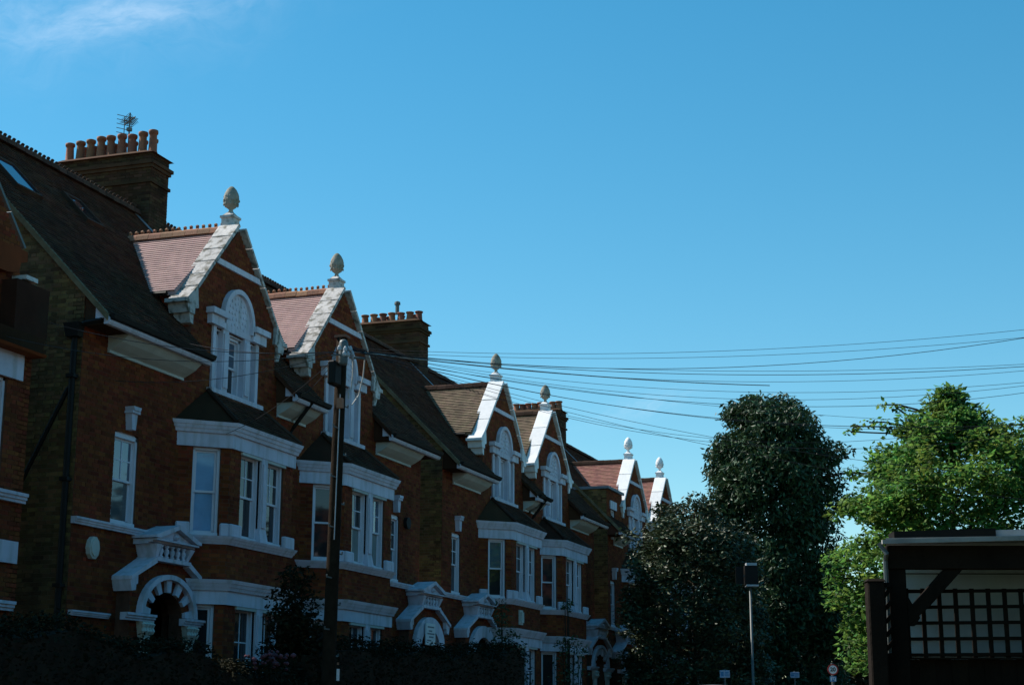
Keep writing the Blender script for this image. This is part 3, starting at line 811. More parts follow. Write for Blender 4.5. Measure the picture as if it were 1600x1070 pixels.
    for f, (l, h), o in bays:
        wall('bay_wall', f, (lambda z, l=l, h=h: [(l, h)]), [0, top], o, MORTAR, RED, t, thick=.2)
    g = H['bg']
    for zi, (z0, z1) in enumerate(zw):
        sash_window(fb, *wa, z0, z1, t, *g[zi][0]); sash_window(fb, *wb, z0, z1, t, *g[zi][1])
        sash_window(fl, ca, cb, z0, z1, t, *g[zi][2], bars=(H['n'] in (4,) and zi == 1))
        sash_window(fR, ln - cb, ln - ca, z0, z1, t, G_DARK, G_DARK, bars=False)
        pl = MB(fb); pl.box(-.13, .13, -.15, .05, z0, z1 + .02); pl.box(-.08, .08, .05, .075, z0 + .3, z1 - .12)
        pl.ext([(-.17, -.05, z0 - .02), (.17, -.05, z0 - .02), (.17, .1, z0 - .02), (-.17, .1, z0 - .02)], [(-.13, -.05, z0 + .28), (.13, -.05, z0 + .28), (.13, .05, z0 + .28), (-.13, .05, z0 + .28)])
        pl.build('window_pillar', WHITE, t)
    bayband(fr, .06, 3.76, 4.02).build('bay_fascia', WHITE, t); baymould(fr, .06, 4.02, 4.22, .11, t, 'bay_cornice')
    bayband(fr, .06, 6.76, 7.03).build('bay_fascia', WHITE, t); baymould(fr, .06, 7.03, 7.24, .12, t, 'bay_cornice')
    baymould(fr, .0, 4.90, 5.05, .12, t, 'bay_sill')
    sb, sb2 = (MB(fb).box(a0 - .02, a1 + .02, -.02, .09, 5.05, 5.30) for a0, a1 in ((-BF, -.95), (.95, BF)))
    s2 = MB(fl).box(-.0, .27, -.02, .09, 5.05, 5.30); s4 = MB(fl).box(.86, ln, -.02, .085, 5.05, 5.30)
    s3 = MB(fR); s3.box(.0, .17, -.02, .085, 5.05, 5.30)
    for s_ in (sb, sb2, s2, s3, s4): s_.build('sill_block', WHITE, t, bevel=.02)
    for zz in (3.70, 6.70):
        for a0, a1 in ((-.95, -.12), (.12, .95)): MB(fr).box(a0, a1, BD - .06, BD + .05, zz, zz + .055).build('window_hood', CREAM, t)
    # bay roof
    P = baypath(.15); tp = [(-1.12, .03), (-1.12, .05), (1.12, .05), (1.12, .03)]
    br_ = MB(fr).ext([(a, d, 7.245) for a, d in P], [(a, d, 8.0) for a, d in tp]); BR = br_.build('bay_roof', TILE, t)
    hgt = 8.0 - 7.245; dep = P[1][1] - .05; sl2 = sqrt(hgt ** 2 + dep ** 2)
    O = fr(0, P[1][1], 7.25); S = (fr(0, .05, 8.0) - fr(0, P[1][1], 7.245)) / sl2
    w0 = P[2][0]
    tiles('roof_tiles', O, Vector((1, 0, 0)), S, lambda s: None if s > sl2 - .04 else [(-(w0 + (1.12 - w0) * s / sl2), w0 + (1.12 - w0) * s / sl2)], TILE, BR)
    for sg in (-1, 1): MB(fr).tube([(sg * P[2][0], P[2][1], 7.28), (sg * 1.12, .06, 8.02)], .05, 6).build('hip_tile', DRIDGE, BR)
    return t, fr

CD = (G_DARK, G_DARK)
HS = [
 dict(n=1, xc=29.25, m=1, outer=-5.45, door=-2.72, nu=-3.87, nw=.80, vouss=True, tile=TPINK, ridge=RT_CREST, cop=STONE, fin=FIN, nst=6, singles=True,
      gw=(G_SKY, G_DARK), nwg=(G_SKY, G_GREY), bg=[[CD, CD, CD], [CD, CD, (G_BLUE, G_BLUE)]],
      label='nearest whole red brick house, pink tiled dormer roof and tall pots on its chimney'),
 dict(n=2, xc=34.57, m=-1, outer=-5.03, ext=-6.62, door=-4.93, nu=-3.30, nw=.66, vouss=False, tile=TPINK, ridge=RT_CREST, cop=STONE, fin=FIN, nst=5,
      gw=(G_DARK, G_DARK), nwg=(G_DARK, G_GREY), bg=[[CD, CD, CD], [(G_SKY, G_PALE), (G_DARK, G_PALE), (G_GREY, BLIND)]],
      label='red brick house behind the telegraph pole, second gable along, with pink dormer tiles'),
 dict(n=3, xc=46.22, m=1, outer=-5.02, door=-2.65, nu=-3.93, nw=.68, vouss=False, tile=TMOSS, ridge=RT_PLAIN, cop=CLEAN, fin=FIN, nst=3,
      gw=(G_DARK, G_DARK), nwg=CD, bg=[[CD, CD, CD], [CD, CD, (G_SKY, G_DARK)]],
      label='red brick house with mossy brown dormer roof just right of the squat-potted chimney'),
 dict(n=4, xc=51.23, m=-1, outer=-5.0, ext=-6.35, door=-4.55, nu=-3.30, nw=.66, vouss=True, tile=TMOSS, ridge=RT_PLAIN, cop=CLEAN, fin=FIN, nst=3,
      gw=(G_DARK, G_DARK), nwg=CD, bg=[[CD, CD, CD], [CD, CD, CD]],
      label='fourth gabled red brick house, in front of the row of small orange pots'),
 dict(n=5, xc=62.15, m=1, outer=-4.05, door=-2.45, nu=-3.42, nw=.64, vouss=True, tile=TRED, ridge=RT_PLAIN, cop=CLEAN, fin=CLEAN, nst=3,
      gw=(G_DARK, G_DARK), nwg=CD, bg=[[CD, CD, CD], [CD, CD, CD]],
      label='red brick house with a flat roofed upper bay beside its white edged gable'),
 dict(n=6, xc=67.40, m=-1, outer=-5.0, door=-3.6, nu=-3.30, nw=.66, vouss=True, tile=TRED, ridge=RT_PLAIN, cop=CLEAN, fin=CLEAN, nst=3,
      gw=(G_DARK, G_DARK), nwg=CD, bg=[[CD, CD, CD], [CD, CD, CD]],
      label='farthest gabled house, mostly hidden by the evergreen tree, small white finial showing'),
]
houses = []
for H in HS: houses.append(house(H))
h1, f1 = houses[0]; h2, f2 = houses[1]; h3, f3 = houses[2]; h4, f4 = houses[3]; h5, f5 = houses[4]

chA = chimney(31.98, h1, 19.67, 22.25, 14.62, 9, .56, .105, 8, .78)
chB = chimney(48.80, h3, 19.67, 21.9, 14.50, 7, .34, .125, 4, .80)
chC = chimney(65.0, h5, 19.8, 22.0, 14.42, 8, .36, .14, 3, .90)
# cowl on the second stack
MB().lathe(48.6, 20.55, [(.07, 14.8), (.07, 15.12), (.11, 15.14), (.10, 15.22), (.02, 15.26)], 8).build('chimney_cowl', METAL, chB)

# television aerial on the first stack
ae = MB(); ax, ay = 31.95, 20.55
ae.tube([(ax, ay, 14.6), (ax, ay, 15.82)], .02, 6)
bd = Vector((-.55, -.83, .05)).normalized(); sd = Vector((0, 0, 1)).cross(bd).normalized()
c0 = Vector((ax, ay, 15.62))
ae.tube([c0 - bd * .30, c0 + bd * .30], .014, 5)
for k in range(8):
    p = c0 + bd * (-.2 + .06 * k); L_ = .17 - .008 * k
    ae.tube([p - sd * L_, p + sd * L_], .008, 4); ae.tube([p - sd * .12 + Vector((0, 0, .10)), p + sd * .12 + Vector((0, 0, -.10))], .007, 4)
for zz in (-.22, -.11, 0, .11, .22):
    p = c0 - bd * .30 + Vector((0, 0, zz)); ae.tube([p - sd * .2, p + sd * .2], .009, 4)
ae.box(ax - .05, ax + .05, ay - .05, ay + .05, 15.36, 15.44)
for sgn in (-1, 1): ae.tube([c0 - bd * .3 + Vector((0, 0, -.22)), c0 - bd * .3 + Vector((0, 0, .22))], .012, 4)
ae.build('television_aerial', METAL, chA)

# rooflights on the first house's slope
roof1 = [o for o in h1.children if o.name.startswith('roof')][0]
def rooflight(x0, x1, ya, yb, gl):
    f = Fr((0, EAVE_Y, EAVE_Z), (1, 0, 0), (0, 1 / SC, SL / SC))
    N = Vector((0, -SL / SC, 1 / SC)); s0, s1 = (ya - EAVE_Y) * SC, (yb - EAVE_Y) * SC
    def fp(a, s, h): return Vector((a, EAVE_Y, EAVE_Z)) + Vector((0, 1 / SC, SL / SC)) * s + N * h
    b = MB()
    def bx(a0, a1, q0, q1, h0, h1): b.ext([fp(a0, q0, h0), fp(a1, q0, h0), fp(a1, q1, h0), fp(a0, q1, h0)], [fp(a0, q0, h1), fp(a1, q0, h1), fp(a1, q1, h1), fp(a0, q1, h1)])
    w = .07
    bx(x0, x0 + w, s0, s1, 0, .09); bx(x1 - w, x1, s0, s1, 0, .09); bx(x0 + w, x1 - w, s0, s0 + w, 0, .088); bx(x0 + w, x1 - w, s1 - w, s1, 0, .088)
    r = b.build('rooflight', DRIDGE, roof1)
    b = MB(); bx(x0 + w - .005, x1 - w + .005, s0 + w - .005, s1 - w + .005, .05, .065); b.build('pane', gl, r)
rooflight(24.75, 25.6, 18.35, 19.1, SKYL)
rooflight(27.2, 27.85, 18.4, 19.05, G_DARK)

# first house: alarm box, flank downpipe
MB(f1).lathe(0, 0, [(.0, 0)], 3)
al = MB(Fr(f1(-4.83, 0, 4.52), (1, 0, 0), (0, -1, 0))); al.az([(.16 * cos(t), .20 * sin(t)) for t in [2 * pi * k / 10 for k in range(10)]], 0, .09); al.az([(.12 * cos(t), .15 * sin(t)) for t in [2 * pi * k / 10 for k in range(10)]], .09, .11)
al.build('alarm_box', CREAM, h1)
dp = MB(); X = 23.8 - .07
dp.tube([(X - .02, 16.10, 8.35), (X, 16.12, 8.0), (X, 16.12, .2)], .055, 8)
dp.ext([(X - .1, 16.0, 8.12), (X + .06, 16.0, 8.12), (X + .06, 16.24, 8.12), (X - .1, 16.24, 8.12)], [(X - .14, 15.96, 8.36), (X + .06, 15.96, 8.36), (X + .06, 16.28, 8.36), (X - .14, 16.28, 8.36)])
dp.tube([(X, 16.12, 7.25), (X, 16.2, 7.2), (X, 17.05, 5.55), (X, 17.3, 5.1)], .04, 6)
for zz in (7.4, 5.6, 3.8, 2.0): dp.box(X - .08, X + .07, 16.04, 16.2, zz, zz + .06)
dp.tube([(X + .02, 15.6, 8.40), (X - .02, 15.9, 8.36), (X - .02, 16.1, 8.3)], .04, 6)
dp.build('downpipe', BLACKP, h1)
# second house: notice board in the porch arch, round alarm bell
f2w = Fr(f2(-4.72, .44, 3.50), (1, 0, 0), (0, -1, 0))
nb = MB(f2w); nb.box(-.30, .34, 0, .03, 0, .55); NB = nb.build('notice_board', SIGNW, h2)
pr = MB(f2w)
for zz, a0, a1 in ((.44, -.2, .24), (.34, -.12, .1), (.27, -.22, .26), (.19, -.1, .2), (.10, -.22, .05)): pr.box(a0, a1, .03, .034, zz, zz + .035)
pr.build('notice_print', LEAD, NB, 'stuff')
MB(Fr(f2(-4.05, 0, 6.55), (1, 0, 0), (0, -1, 0))).az([(.15 * cos(t), .15 * sin(t)) for t in [2 * pi * k / 12 for k in range(12)]], 0, .1).build('alarm_box', BLACKP, h2)
# third house: white relief box between porch and bay
rb = MB(Fr(f3(-.55, BD, 4.36), (1, 0, 0), (0, -1, 0))); rb.box(-.16, .16, .0, .04, .0, .42); rb.box(-.11, .11, .04, .09, .06, .36); rb.build('wall_relief', CREAM, h3)

# fifth house: flat-roofed upper bay at its near end
xa, xb = 62.15 - 4.06, 62.15 - 1.86
ub = Fr((xa, Y0 + .02, 0), (1, 0, 0), (0, -1, 0))
wall('upper_bay_wall', ub, lambda z: [(0, xb - xa)], [8.3, 10.05], [('rect', .55, 1.15, 8.2, 9.35)], MORTAR, RED, h5)
uf = Fr((xa, Y0 + .02, 0), (0, 1, 0), (-1, 0, 0))
wall('upper_bay_wall', uf, lambda z: [(.004, 4.0)], [8.3, 10.05], [], STOCKM, STOCK, h5)
MB().box(xa + .02, xb, Y0 + .1, Y0 + 4.0, 9.9, 10.04).build('flat_roof', LEAD, h5)
MB().box(xa - .06, xb, Y0 - .08, Y0 + 4.0, 10.05, 10.15).build('flat_roof_edge', LEAD, h5)
MB(ub).box(.42, 1.28, 0, .05, 9.35, 9.66).build('lintel', WHITE, h5)
sash_window(ub, .55, 1.15, 8.3, 9.35, h5, G_DARK, G_DARK)
MB(ub).box(.45, 1.25, -.02, .1, 8.22, 8.30).build('window_sill', WHITE, h5)

# neighbouring house at the left edge -------------------------------------------------
h0 = thing('terraced_house', (19.5, 16, 0), 'part of a red brick house cut off by the left edge of the view', 'house', 'red brick gabled houses in the terrace')
f0 = Fr((22.38, Y0, 0), (1, 0, 0), (0, -1, 0))
wall('front_wall', f0, lambda z: [(-6, 0)] if z < 8.6 else [(-6, -.5 - max(0, (z - 9.2)) * .92)], [0, 8.6, 9.2, 12.2], [('rect', -2.6, -.62, 5.18, 7.0)], MORTAR, RED, h0)
wall('flank_wall', Fr((22.38, Y0, 0), (0, 1, 0), (1, 0, 0)), lambda z: [(.0, 7.9)], [0, 8.7], [], STOCKM, STOCK, h0, bricks=False)
MB(f0).box(-3.0, -.28, 0, .06, 7.0, 7.42).build('lintel', WHITE, h0)
moulding(f0, -3.0, -.02, 5.02, 5.18, .14).build('window_sill', WHITE, h0)
moulding(f0, -3.0, -.15, 3.3, 3.45, .14).build('string_course', WHITE, h0)
MB(f0).box(-3.0, -.10, .0, .06, 4.05, 4.4).build('lintel', WHITE, h0)
sash_window(f0, -1.35, -.62, 5.18, 7.0, h0, G_DARK, G_GREY); sash_window(f0, -2.35, -1.62, 5.18, 7.0, h0, G_DARK, G_DARK)
MB(f0).box(-1.62, -1.35, -.2, .04, 5.18, 7.0).build('window_pillar', WHITE, h0)
kn = MB(f0)
kn.az([(-1.35, 9.12), (-.50, 9.12), (-.50, 8.95), (-.66, 8.9), (-.72, 8.72), (-1.0, 8.66), (-1.35, 8.66)], -.1, .14); kn.build('kneeler', RED, h0)
ks = MB(f0); ks.box(-.72, -.40, .02, .30, 8.60, 8.67); ks.build('kneeler_stone', STONE, h0)
for k in range(6):
    f_0, f_1 = k / 6 + .004, (k + 1) / 6 - .004
    P0, P1 = (-.42, 9.20), (-3.3, 12.3)
    q = lambda f, h: (P0[0] + (P1[0] - P0[0]) * f + h * .80, P0[1] + (P1[1] - P0[1]) * f + h * .58)
    MB(f0).az([q(f_0, 0), q(f_0, .05), q(f_1, .05), q(f_1, 0)], -.1, .02).build('coping_stone', METAL, h0)
r0 = MB(); r0.ext([(16.3, 16.2, 8.9), (21.9, 16.2, 8.9), (19.1, 16.2, 12.2)], [(16.3, 20, 8.9), (21.9, 20, 8.9), (19.1, 20, 12.2)]); r0.build('roof', TILE, h0)
rc = MB(f0); rc.box(-.95, -.06, -.05, .30, 7.72, 8.55); rc.dz([(.0, 7.46), (.26, 7.46), (.30, 7.72), (0, 7.72)], -3.0, -.10); rc.build('timber_box_gutter', TILE, h0)
RG = MB(f0); RG.dz([(.0, 7.42), (.30, 7.42), (.33, 7.46), (0, 7.46)], -3.0, -.05); RG.build('brick_cornice', RED, h0)
MB(f0).box(-6, 0, -8.0, -7.8, 0, 8.7).build('rear_wall', STOCK, h0)

# ------------------------------------------------------------------ telegraph pole and wires
PX, PY = 23.72, 11.0
tp = thing('telegraph_pole', (23.45, PY, .12), 'dark wooden telegraph pole with terminal box and step irons before the houses', 'utility pole')
lean = lambda z: PX - .27 * (7.7 - z) / 7.7
MB().tube([(lean(z), PY, z) for z in (.1, 2, 4, 6, 7.72)], .118, 12, .088).build('pole', TIMBER, tp, smooth=True)
MB().box(PX - .09, PX + .10, PY - .10, PY + .10, 7.72, 7.76).build('pole_cap', RIDGE, tp)
MB().box(PX - .38, PX - .10, PY - .06, PY + .08, 6.88, 7.28).build('terminal_box', BLACKP, tp, bevel=.03)
MB().lathe(PX - .20, PY - .12, [(.07, 7.22), (.075, 7.26), (.075, 7.58), (.06, 7.62), (.03, 7.64)], 12).build('cable_closure', METAL, tp, smooth=True)
ir = MB(); ir.tube([(PX + .08, PY - .1, 7.4), (PX + .3, PY - .28, 7.42)], .02, 5); ir.tube([(PX - .45, PY - .1, 7.45), (PX + .1, PY - .12, 7.5)], .018, 5); ir.tube([(PX - .5, PY - .05, 7.32), (PX - .1, PY - .12, 7.42)], .014, 5)
ir.build('pole_bracket', METAL, tp)
for k in range(7):
    z = 7.36 + random.uniform(-.06, .1); x = PX - .5 + .09 * k
    MB().lathe(x, PY - .20 + random.uniform(-.05, .05), [(.02, z), (.035, z + .02), (.03, z + .06), (.012, z + .09)], 7).build('insulator', GALV, tp)
lp = MB()
lp.tube([(PX + .12, PY - .15, 7.42), (PX + .10, PY - .16, 7.1), (PX + .05, PY - .16, 6.86), (PX - .02, PY - .15, 6.80), (PX + .0, PY - .14, 6.7)], .012, 5)
lp.tube([(PX + .30, PY - .28, 7.42), (PX + .33, PY - .24, 7.1), (PX + .26, PY - .2, 6.8), (PX + .12, PY - .15, 6.62)], .011, 5)
lp.tube([(PX + .12, PY - .15, 7.42), (PX + .30, PY - .26, 7.43)], .012, 5)
lp.build('cable_loop', PALEC, tp)
co = MB(); co.tube([(lean(z) - .115, PY - .06, z) for z in (6.75, 6, 5, 4.4)], .009, 6); co.build('conduit', GALV, tp)
MB().box(lean(6.6) - .16, lean(6.6) - .09, PY - .12, PY - .02, 6.52, 6.68).build('conduit_clip', RIDGE, tp)
for k in range(12):
    z = 2.6 + .40 * k; s = -1 if k % 2 else 1
    st = MB(); x = lean(z)
    st.tube([(x + s * .08, PY - .03, z), (x + s * .26, PY - .03, z), (x + s * .27, PY - .03, z + .04)], .013, 5); st.build('step_iron', METAL, tp)
MB().box(lean(2.6) + .02, lean(2.6) + .11, PY - .135, PY - .125, 2.22, 2.40).build('pole_tag', SIGNW, tp)
MB().box(lean(2.6) + .03, lean(2.6) + .09, PY - .132, PY - .124, 2.46, 2.50).build('pole_tag', RIDGE, tp)

def sagline(A, B, s, n=24):
    A, B = Vector(A), Vector(B); return [A + (B - A) * (k / n) - Vector((0, 0, 4 * s * (k / n) * (1 - k / n))) for k in range(n + 1)]
WR = [(7.55, (26.0, -3.3, 7.81), .39), (7.51, (26.0, -3.28, 7.67), .40), (7.55, (26.0, -3.31, 8.01), .75), (7.48, (26.0, -3.23, 7.08), .36), (7.52, (26.0, -3.23, 7.12), .46), (7.54, (26.0, -3.24, 7.18), .61),
      (7.54, (26.0, -3.22, 7.04), .71), (7.59, (26.0, -3.23, 7.16), .91), (7.52, (38.0, -4.74, 9.92), 1.29), (7.45, (38.0, -4.57, 8.06), .58), (7.55, (26.0, -3.15, 6.29), .83), (7.54, (32.0, -3.88, 7.44), .98),
      (7.60, (32.0, -4.02, 8.82), 1.94), (7.62, (26.0, -3.19, 6.72), 1.46), (7.56, (26.0, -3.02, 4.95), .57), (7.54, (26.0, -2.97, 4.40), .46)]
WORD = ['first', 'second', 'third', 'fourth', 'fifth', 'sixth', 'seventh', 'eighth', 'ninth', 'tenth', 'eleventh', 'twelfth', 'thirteenth', 'fourteenth', 'fifteenth', 'sixteenth']
for i, (za, B, s) in enumerate(WR):
    o = MB().tube(sagline((PX + .03, PY - .1, za), B, s, 28), .0035 if i not in (2, 4, 8, 10) else .005, 5).build('overhead_wire', RUBBER)
    lab = {0: 'topmost thin black wire running right from the telegraph pole across the sky', 15: 'lowest thin wire running right from the pole, passing behind the tall dark tree'}.get(i, WORD[i] + ' wire from the top, running right from the telegraph pole across the sky')
    tag(o, lab, 'wire', 'overhead wires running right from the pole')
o = MB().tube(sagline((PX + .05, PY - .14, 7.50), (35.5, 6.0, 8.9), .10, 10), .011, 5).build('overhead_wire', PALEC); tag(o, 'thicker pale sunlit cable leaving the pole top towards the right', 'wire', 'overhead wires running right from the pole')
LWR = [((27.0, 15.95, 8.75), .12, 'wire from the pole crossing the head of the nearest gable window'), ((22.5, 15.9, 8.1), .22, 'wire from the pole to the eaves of the nearest house'),
       ((27.6, 15.2, 7.0), .15, 'wire from the pole down to the first bay cornice'), ((24.2, 15.55, 7.4), .20, 'wire from the pole crossing the middle of the nearest gable window'), ((21.2, 15.9, 7.6), .3, 'lowest wire from the pole to the house at the left edge'), ((31.2, 15.5, 8.35), .08, 'short wire from the pole to the eaves between the two pink dormers')]
for B, s, lab in LWR:
    o = MB().tube(sagline((PX - .2, PY - .1, 7.45), B, s, 14), .0055, 5).build('overhead_wire', RUBBER); tag(o, lab, 'wire', 'overhead wires running left from the pole')

# ------------------------------------------------------------------ carport with trellis at the right
FH = Vector((fwd.x, fwd.y, 0)).normalized(); RH = Vector((FH.y, -FH.x, 0))
fc = Fr(FH * 14.6, RH, -FH)                                # along the front to the right, out towards the street corner
cp = thing('carport', fc(3.4, -1.0, 0), 'dark timber carport with diagonal brace and pale roof edge at right', 'carport')
def cbox(name, a0, a1, d0, d1, z0, z1, m, parent=cp, bevel=.006): return MB(fc).box(a0, a1, d0, d1, z0, z1).build(name, m, parent, bevel=bevel)
rf = MB(fc)
rf.ext([(3.30, .22, 3.150), (5.6, .22, 3.19), (5.6, .22, 3.225), (3.30, .22, 3.185)], [(4.1, -3.2, 3.20), (6.6, -3.2, 3.24), (6.6, -3.2, 3.28), (4.1, -3.2, 3.24)])
RF = rf.build('carport_roof', FELT, cp)
MB(fc).az([(3.26, 3.13), (5.6, 3.19), (5.6, 3.235), (3.26, 3.165)], .22, .26).build('roof_edge_trim', FELT, RF)
MB(fc).az([(3.38, 3.17), (4.28, 3.20), (4.28, 3.275), (3.38, 3.245)], -.02, .2).build('ridge_flashing', BLACKP, RF)
MB(fc).az([(4.29, 3.20), (5.6, 3.235), (5.6, 3.30), (4.29, 3.262)], -.02, .17).build('roof_batten', GALV, RF)
MB(fc).tube([(3.24, .2, 3.14), (3.30, .22, 3.05), (3.31, .12, 3.0), (3.31, .1, 2.05)], .022, 8).build('rain_pipe', METAL, cp)
cbox('beam', 3.325, 5.6, .0, .12, 2.925, 3.13, DARKW)
cbox('post', 3.333, 3.49, -.01, .10, .0, 2.924, DARKW)
cbox('post', 5.35, 5.5, -.01, .10, .0, 2.924, DARKW)
MB(fc).az([(3.492, 2.43), (3.492, 2.56), (3.835, 2.924), (4.0, 2.924), (3.69, 2.60)], .005, .095).build('diagonal_brace', DARKW, cp, bevel=.006)
MB(fc).az([(3.492, 2.70), (3.492, 2.43), (3.55, 2.43), (3.60, 2.50)], .01, .09).build('knee_block', DARKW, cp)
# white boarded wall behind
z = 1.9; k = 0
while z < 3.02:
    MB(fc).dz([(-.62, z), (-.572, z), (-.61, z + .141), (-.62, z + .141)], 3.50, 5.75).build('weatherboard', BOARDW, cp); z += .15; k += 1
MB(fc).box(3.5, 5.75, -.66, -.625, 1.85, 3.1).build('wall_backing', DARKW, cp)  # dark behind the board gaps stands in for lap shadow lines
# trellis panel
tr = thing('trellis_panel', fc(3.5, -.2, 2.15), 'dark square trellis panel in front of white boards under the carport', 'trellis')
for k in range(14):
    a = 3.545 + .147 * k
    MB(fc).add([], []).box(a - .019, a + .019, -.17, -.15, 2.16, 2.775).build('slat', DARKW, tr)
for k in range(5):
    z = 2.185 + .140 * k
    MB(fc).az([(3.495, z - .015), (5.6, z - .015 + .02), (5.6, z + .015 + .02), (3.495, z + .015)], -.149, -.13).build('slat', DARKW, tr)
# fence below and the gate post at its left
fe = thing('timber_fence', fc(3.3, -.2, 0), 'dark close boarded timber fence below the trellis', 'fence')
for k in range(15):
    a = 3.495 + .145 * k; MB(fc).box(a, a + .141, -.22, -.20 + .006 * (k % 2), .05, 2.15 + .004 * (k % 3)).build('fence_board', DARKW, fe)
MB(fc).box(3.49, 5.6, -.199, -.12, 2.151, 2.166).build('fence_rail', DARKW, fe)
gp = thing('gate_post', fc(3.16, .2, 0), 'thick dark timber gate post left of the carport', 'post')
MB(fc).box(3.105, 3.255, .15, .30, 0, 2.80).build('post', DARKW, gp, bevel=.012)
MB(fc).ext([(3.095, .14, 2.80), (3.265, .14, 2.80), (3.265, .31, 2.80), (3.095, .31, 2.80)], [(3.12, .17, 2.825), (3.24, .17, 2.825), (3.24, .28, 2.825), (3.12, .28, 2.825)]).build('post_cap', DARKW, gp)
sp = thing('trellis_panel', fc(3.3, .1, 2.1), 'narrow dark lattice strip between gate post and carport post', 'trellis')
for k in range(5):
    z = 2.20 + .115 * k; MB(fc).az([(3.278, z), (3.335, z + .06), (3.335, z + .11), (3.278, z + .05)], .13, .15).build('slat', DARKW, sp)
MB(fc).box(3.278, 3.335, .12, .16, 2.76, 2.80).build('top_rail', DARKW, sp); MB(fc).box(3.278, 3.335, .12, .16, .3, 2.19).build('lower_board', DARKW, sp)

# ------------------------------------------------------------------ street furniture
lm = thing('street_lamp', (50, 9.45, .12), 'slim grey lamp post with a dark box shaped lantern before the trees', 'street lamp')
MB().tube([(50, 9.26, .12), (50, 9.26, 1.2), (50, 9.26, 5.7)], .06, 10, .034).build('post', METAL, lm, smooth=True)
MB().lathe(50, 9.26, [(.13, .12), (.13, 1.1), (.10, 1.2), (.08, 1.25)], 10).build('base', METAL, lm)
lb = MB(Fr((50, 9.26, 0), (-RH.y * 0 + RH.x, RH.y, 0), -FH))
lb.ext([(-.17, -.15, 5.70), (.22, -.15, 5.70), (.22, .17, 5.70), (-.17, .17, 5.70)], [(-.17, -.15, 6.28), (.22, -.15, 6.28), (.22, .17, 6.28), (-.17, .17, 6.28)])
LB = lb.build('lantern', BLACKP, lm)
fL = lb.fr
MB(fL).box(-.12, .20, -.12, .19, 6.28, 6.36).build('lantern_cap', GALV, LB); MB(fL).box(-.14, .24, -.12, .2, 5.65, 5.70).build('lantern_base', GALV, LB)
MB(fL).box(-.44, -.19, .0, .03, 5.72, 6.26).build('side_panel', BLACKP, LB); MB(fL).box(-.2, .0, .0, .04, 5.95, 6.0).build('panel_bracket', METAL, LB)

def plate_sign(name, x, y, z, w, h, m, label, bars):
    t = thing(name, (x, y, .12), label, 'sign')
    MB().tube([(x, y, .12), (x, y, z + h / 2 + .04)], .03, 8).build('post', METAL, t)
    f = Fr((x, y, z) , RH, -FH)
    p = MB(f); p.box(-w / 2, w / 2, .035, .045, -h / 2, h / 2); P = p.build('sign_plate', m, t, bevel=.004)
    q = MB(f)
    for a0, a1, z0, z1 in bars: q.box(a0 * w, a1 * w, .045, .048, z0 * h, z1 * h)
    q.build('sign_print', SIGNB, P)
plate_sign('parking_sign', 47.4, 9.6, 2.96, .29, .21, SIGNG, 'small pale parking plate on a post left of the lamp post', [(-.42, -.12, -.3, .3), (0, .4, .15, .28), (0, .35, -.05, .06), (0, .42, -.28, -.18)])
plate_sign('parking_sign', 60, 9.6, 3.27, .33, .20, SIGNG, 'small pale parking plate right of the lamp post under the dark tree', [(-.4, .4, .22, .34), (-.4, -.1, -.2, .1), (.0, .4, -.05, .06), (0, .3, -.3, -.2)])
sx, sy, sz = 33.5, 4.6, 2.63
sg = thing('speed_limit_sign', (sx, sy, .12), 'round white 20 speed limit sign with red ring above a blue plate', 'sign')
MB().tube([(sx, sy, .12), (sx, sy, 2.76)], .03, 8).build('post', METAL, sg)
fs = Fr((sx, sy, sz), RH, -FH)
disc = lambda r: [(r * cos(2 * pi * k / 28), r * sin(2 * pi * k / 28)) for k in range(28)]
D = MB(fs).az(disc(.108), .035, .045).build('sign_disc', SIGNR, sg)
MB(fs).az(disc(.084), .045, .048).build('sign_face', SIGNW, D)
def text_part(txt, f, d, size, m, parent, name, loc=(0, 0)):
    cu = bpy.data.curves.new(name, 'FONT'); cu.body = txt; cu.size = size; cu.align_x = 'CENTER'; cu.align_y = 'CENTER'; cu.extrude = .002; cu.offset = .0025
    to = bpy.data.objects.new(name, cu); COL.objects.link(to)
    dg = bpy.context.evaluated_depsgraph_get(); me = bpy.data.meshes.new_from_object(to.evaluated_get(dg)); bpy.data.objects.remove(to)
    me.transform(Matrix((f.a, Vector((0, 0, 1)), f.n)).transposed().to_4x4()); me.transform(Matrix.Translation(f(loc[0], d, loc[1]) - wloc(parent)))
    me.materials.clear(); me.materials.append(m)
    return link(bpy.data.objects.new(name, me), parent)
text_part('20', fs, .051, .108, BLACKP, D, 'numeral')
PB = MB(fs).box(-.062, .062, .035, .045, -.235, -.132).build('blue_plate', SIGNB, sg)
q = MB(fs); q.box(-.05, -.028, .045, .048, -.215, -.15); q.box(-.02, .012, .045, .048, -.19, -.175); q.az([(.02, -.22), (.045, -.15), (.052, -.15), (.052, -.22)], .045, .048); q.box(-.03, .03, .045, .048, -.158, -.146); q.build('plate_print', SIGNW, PB)

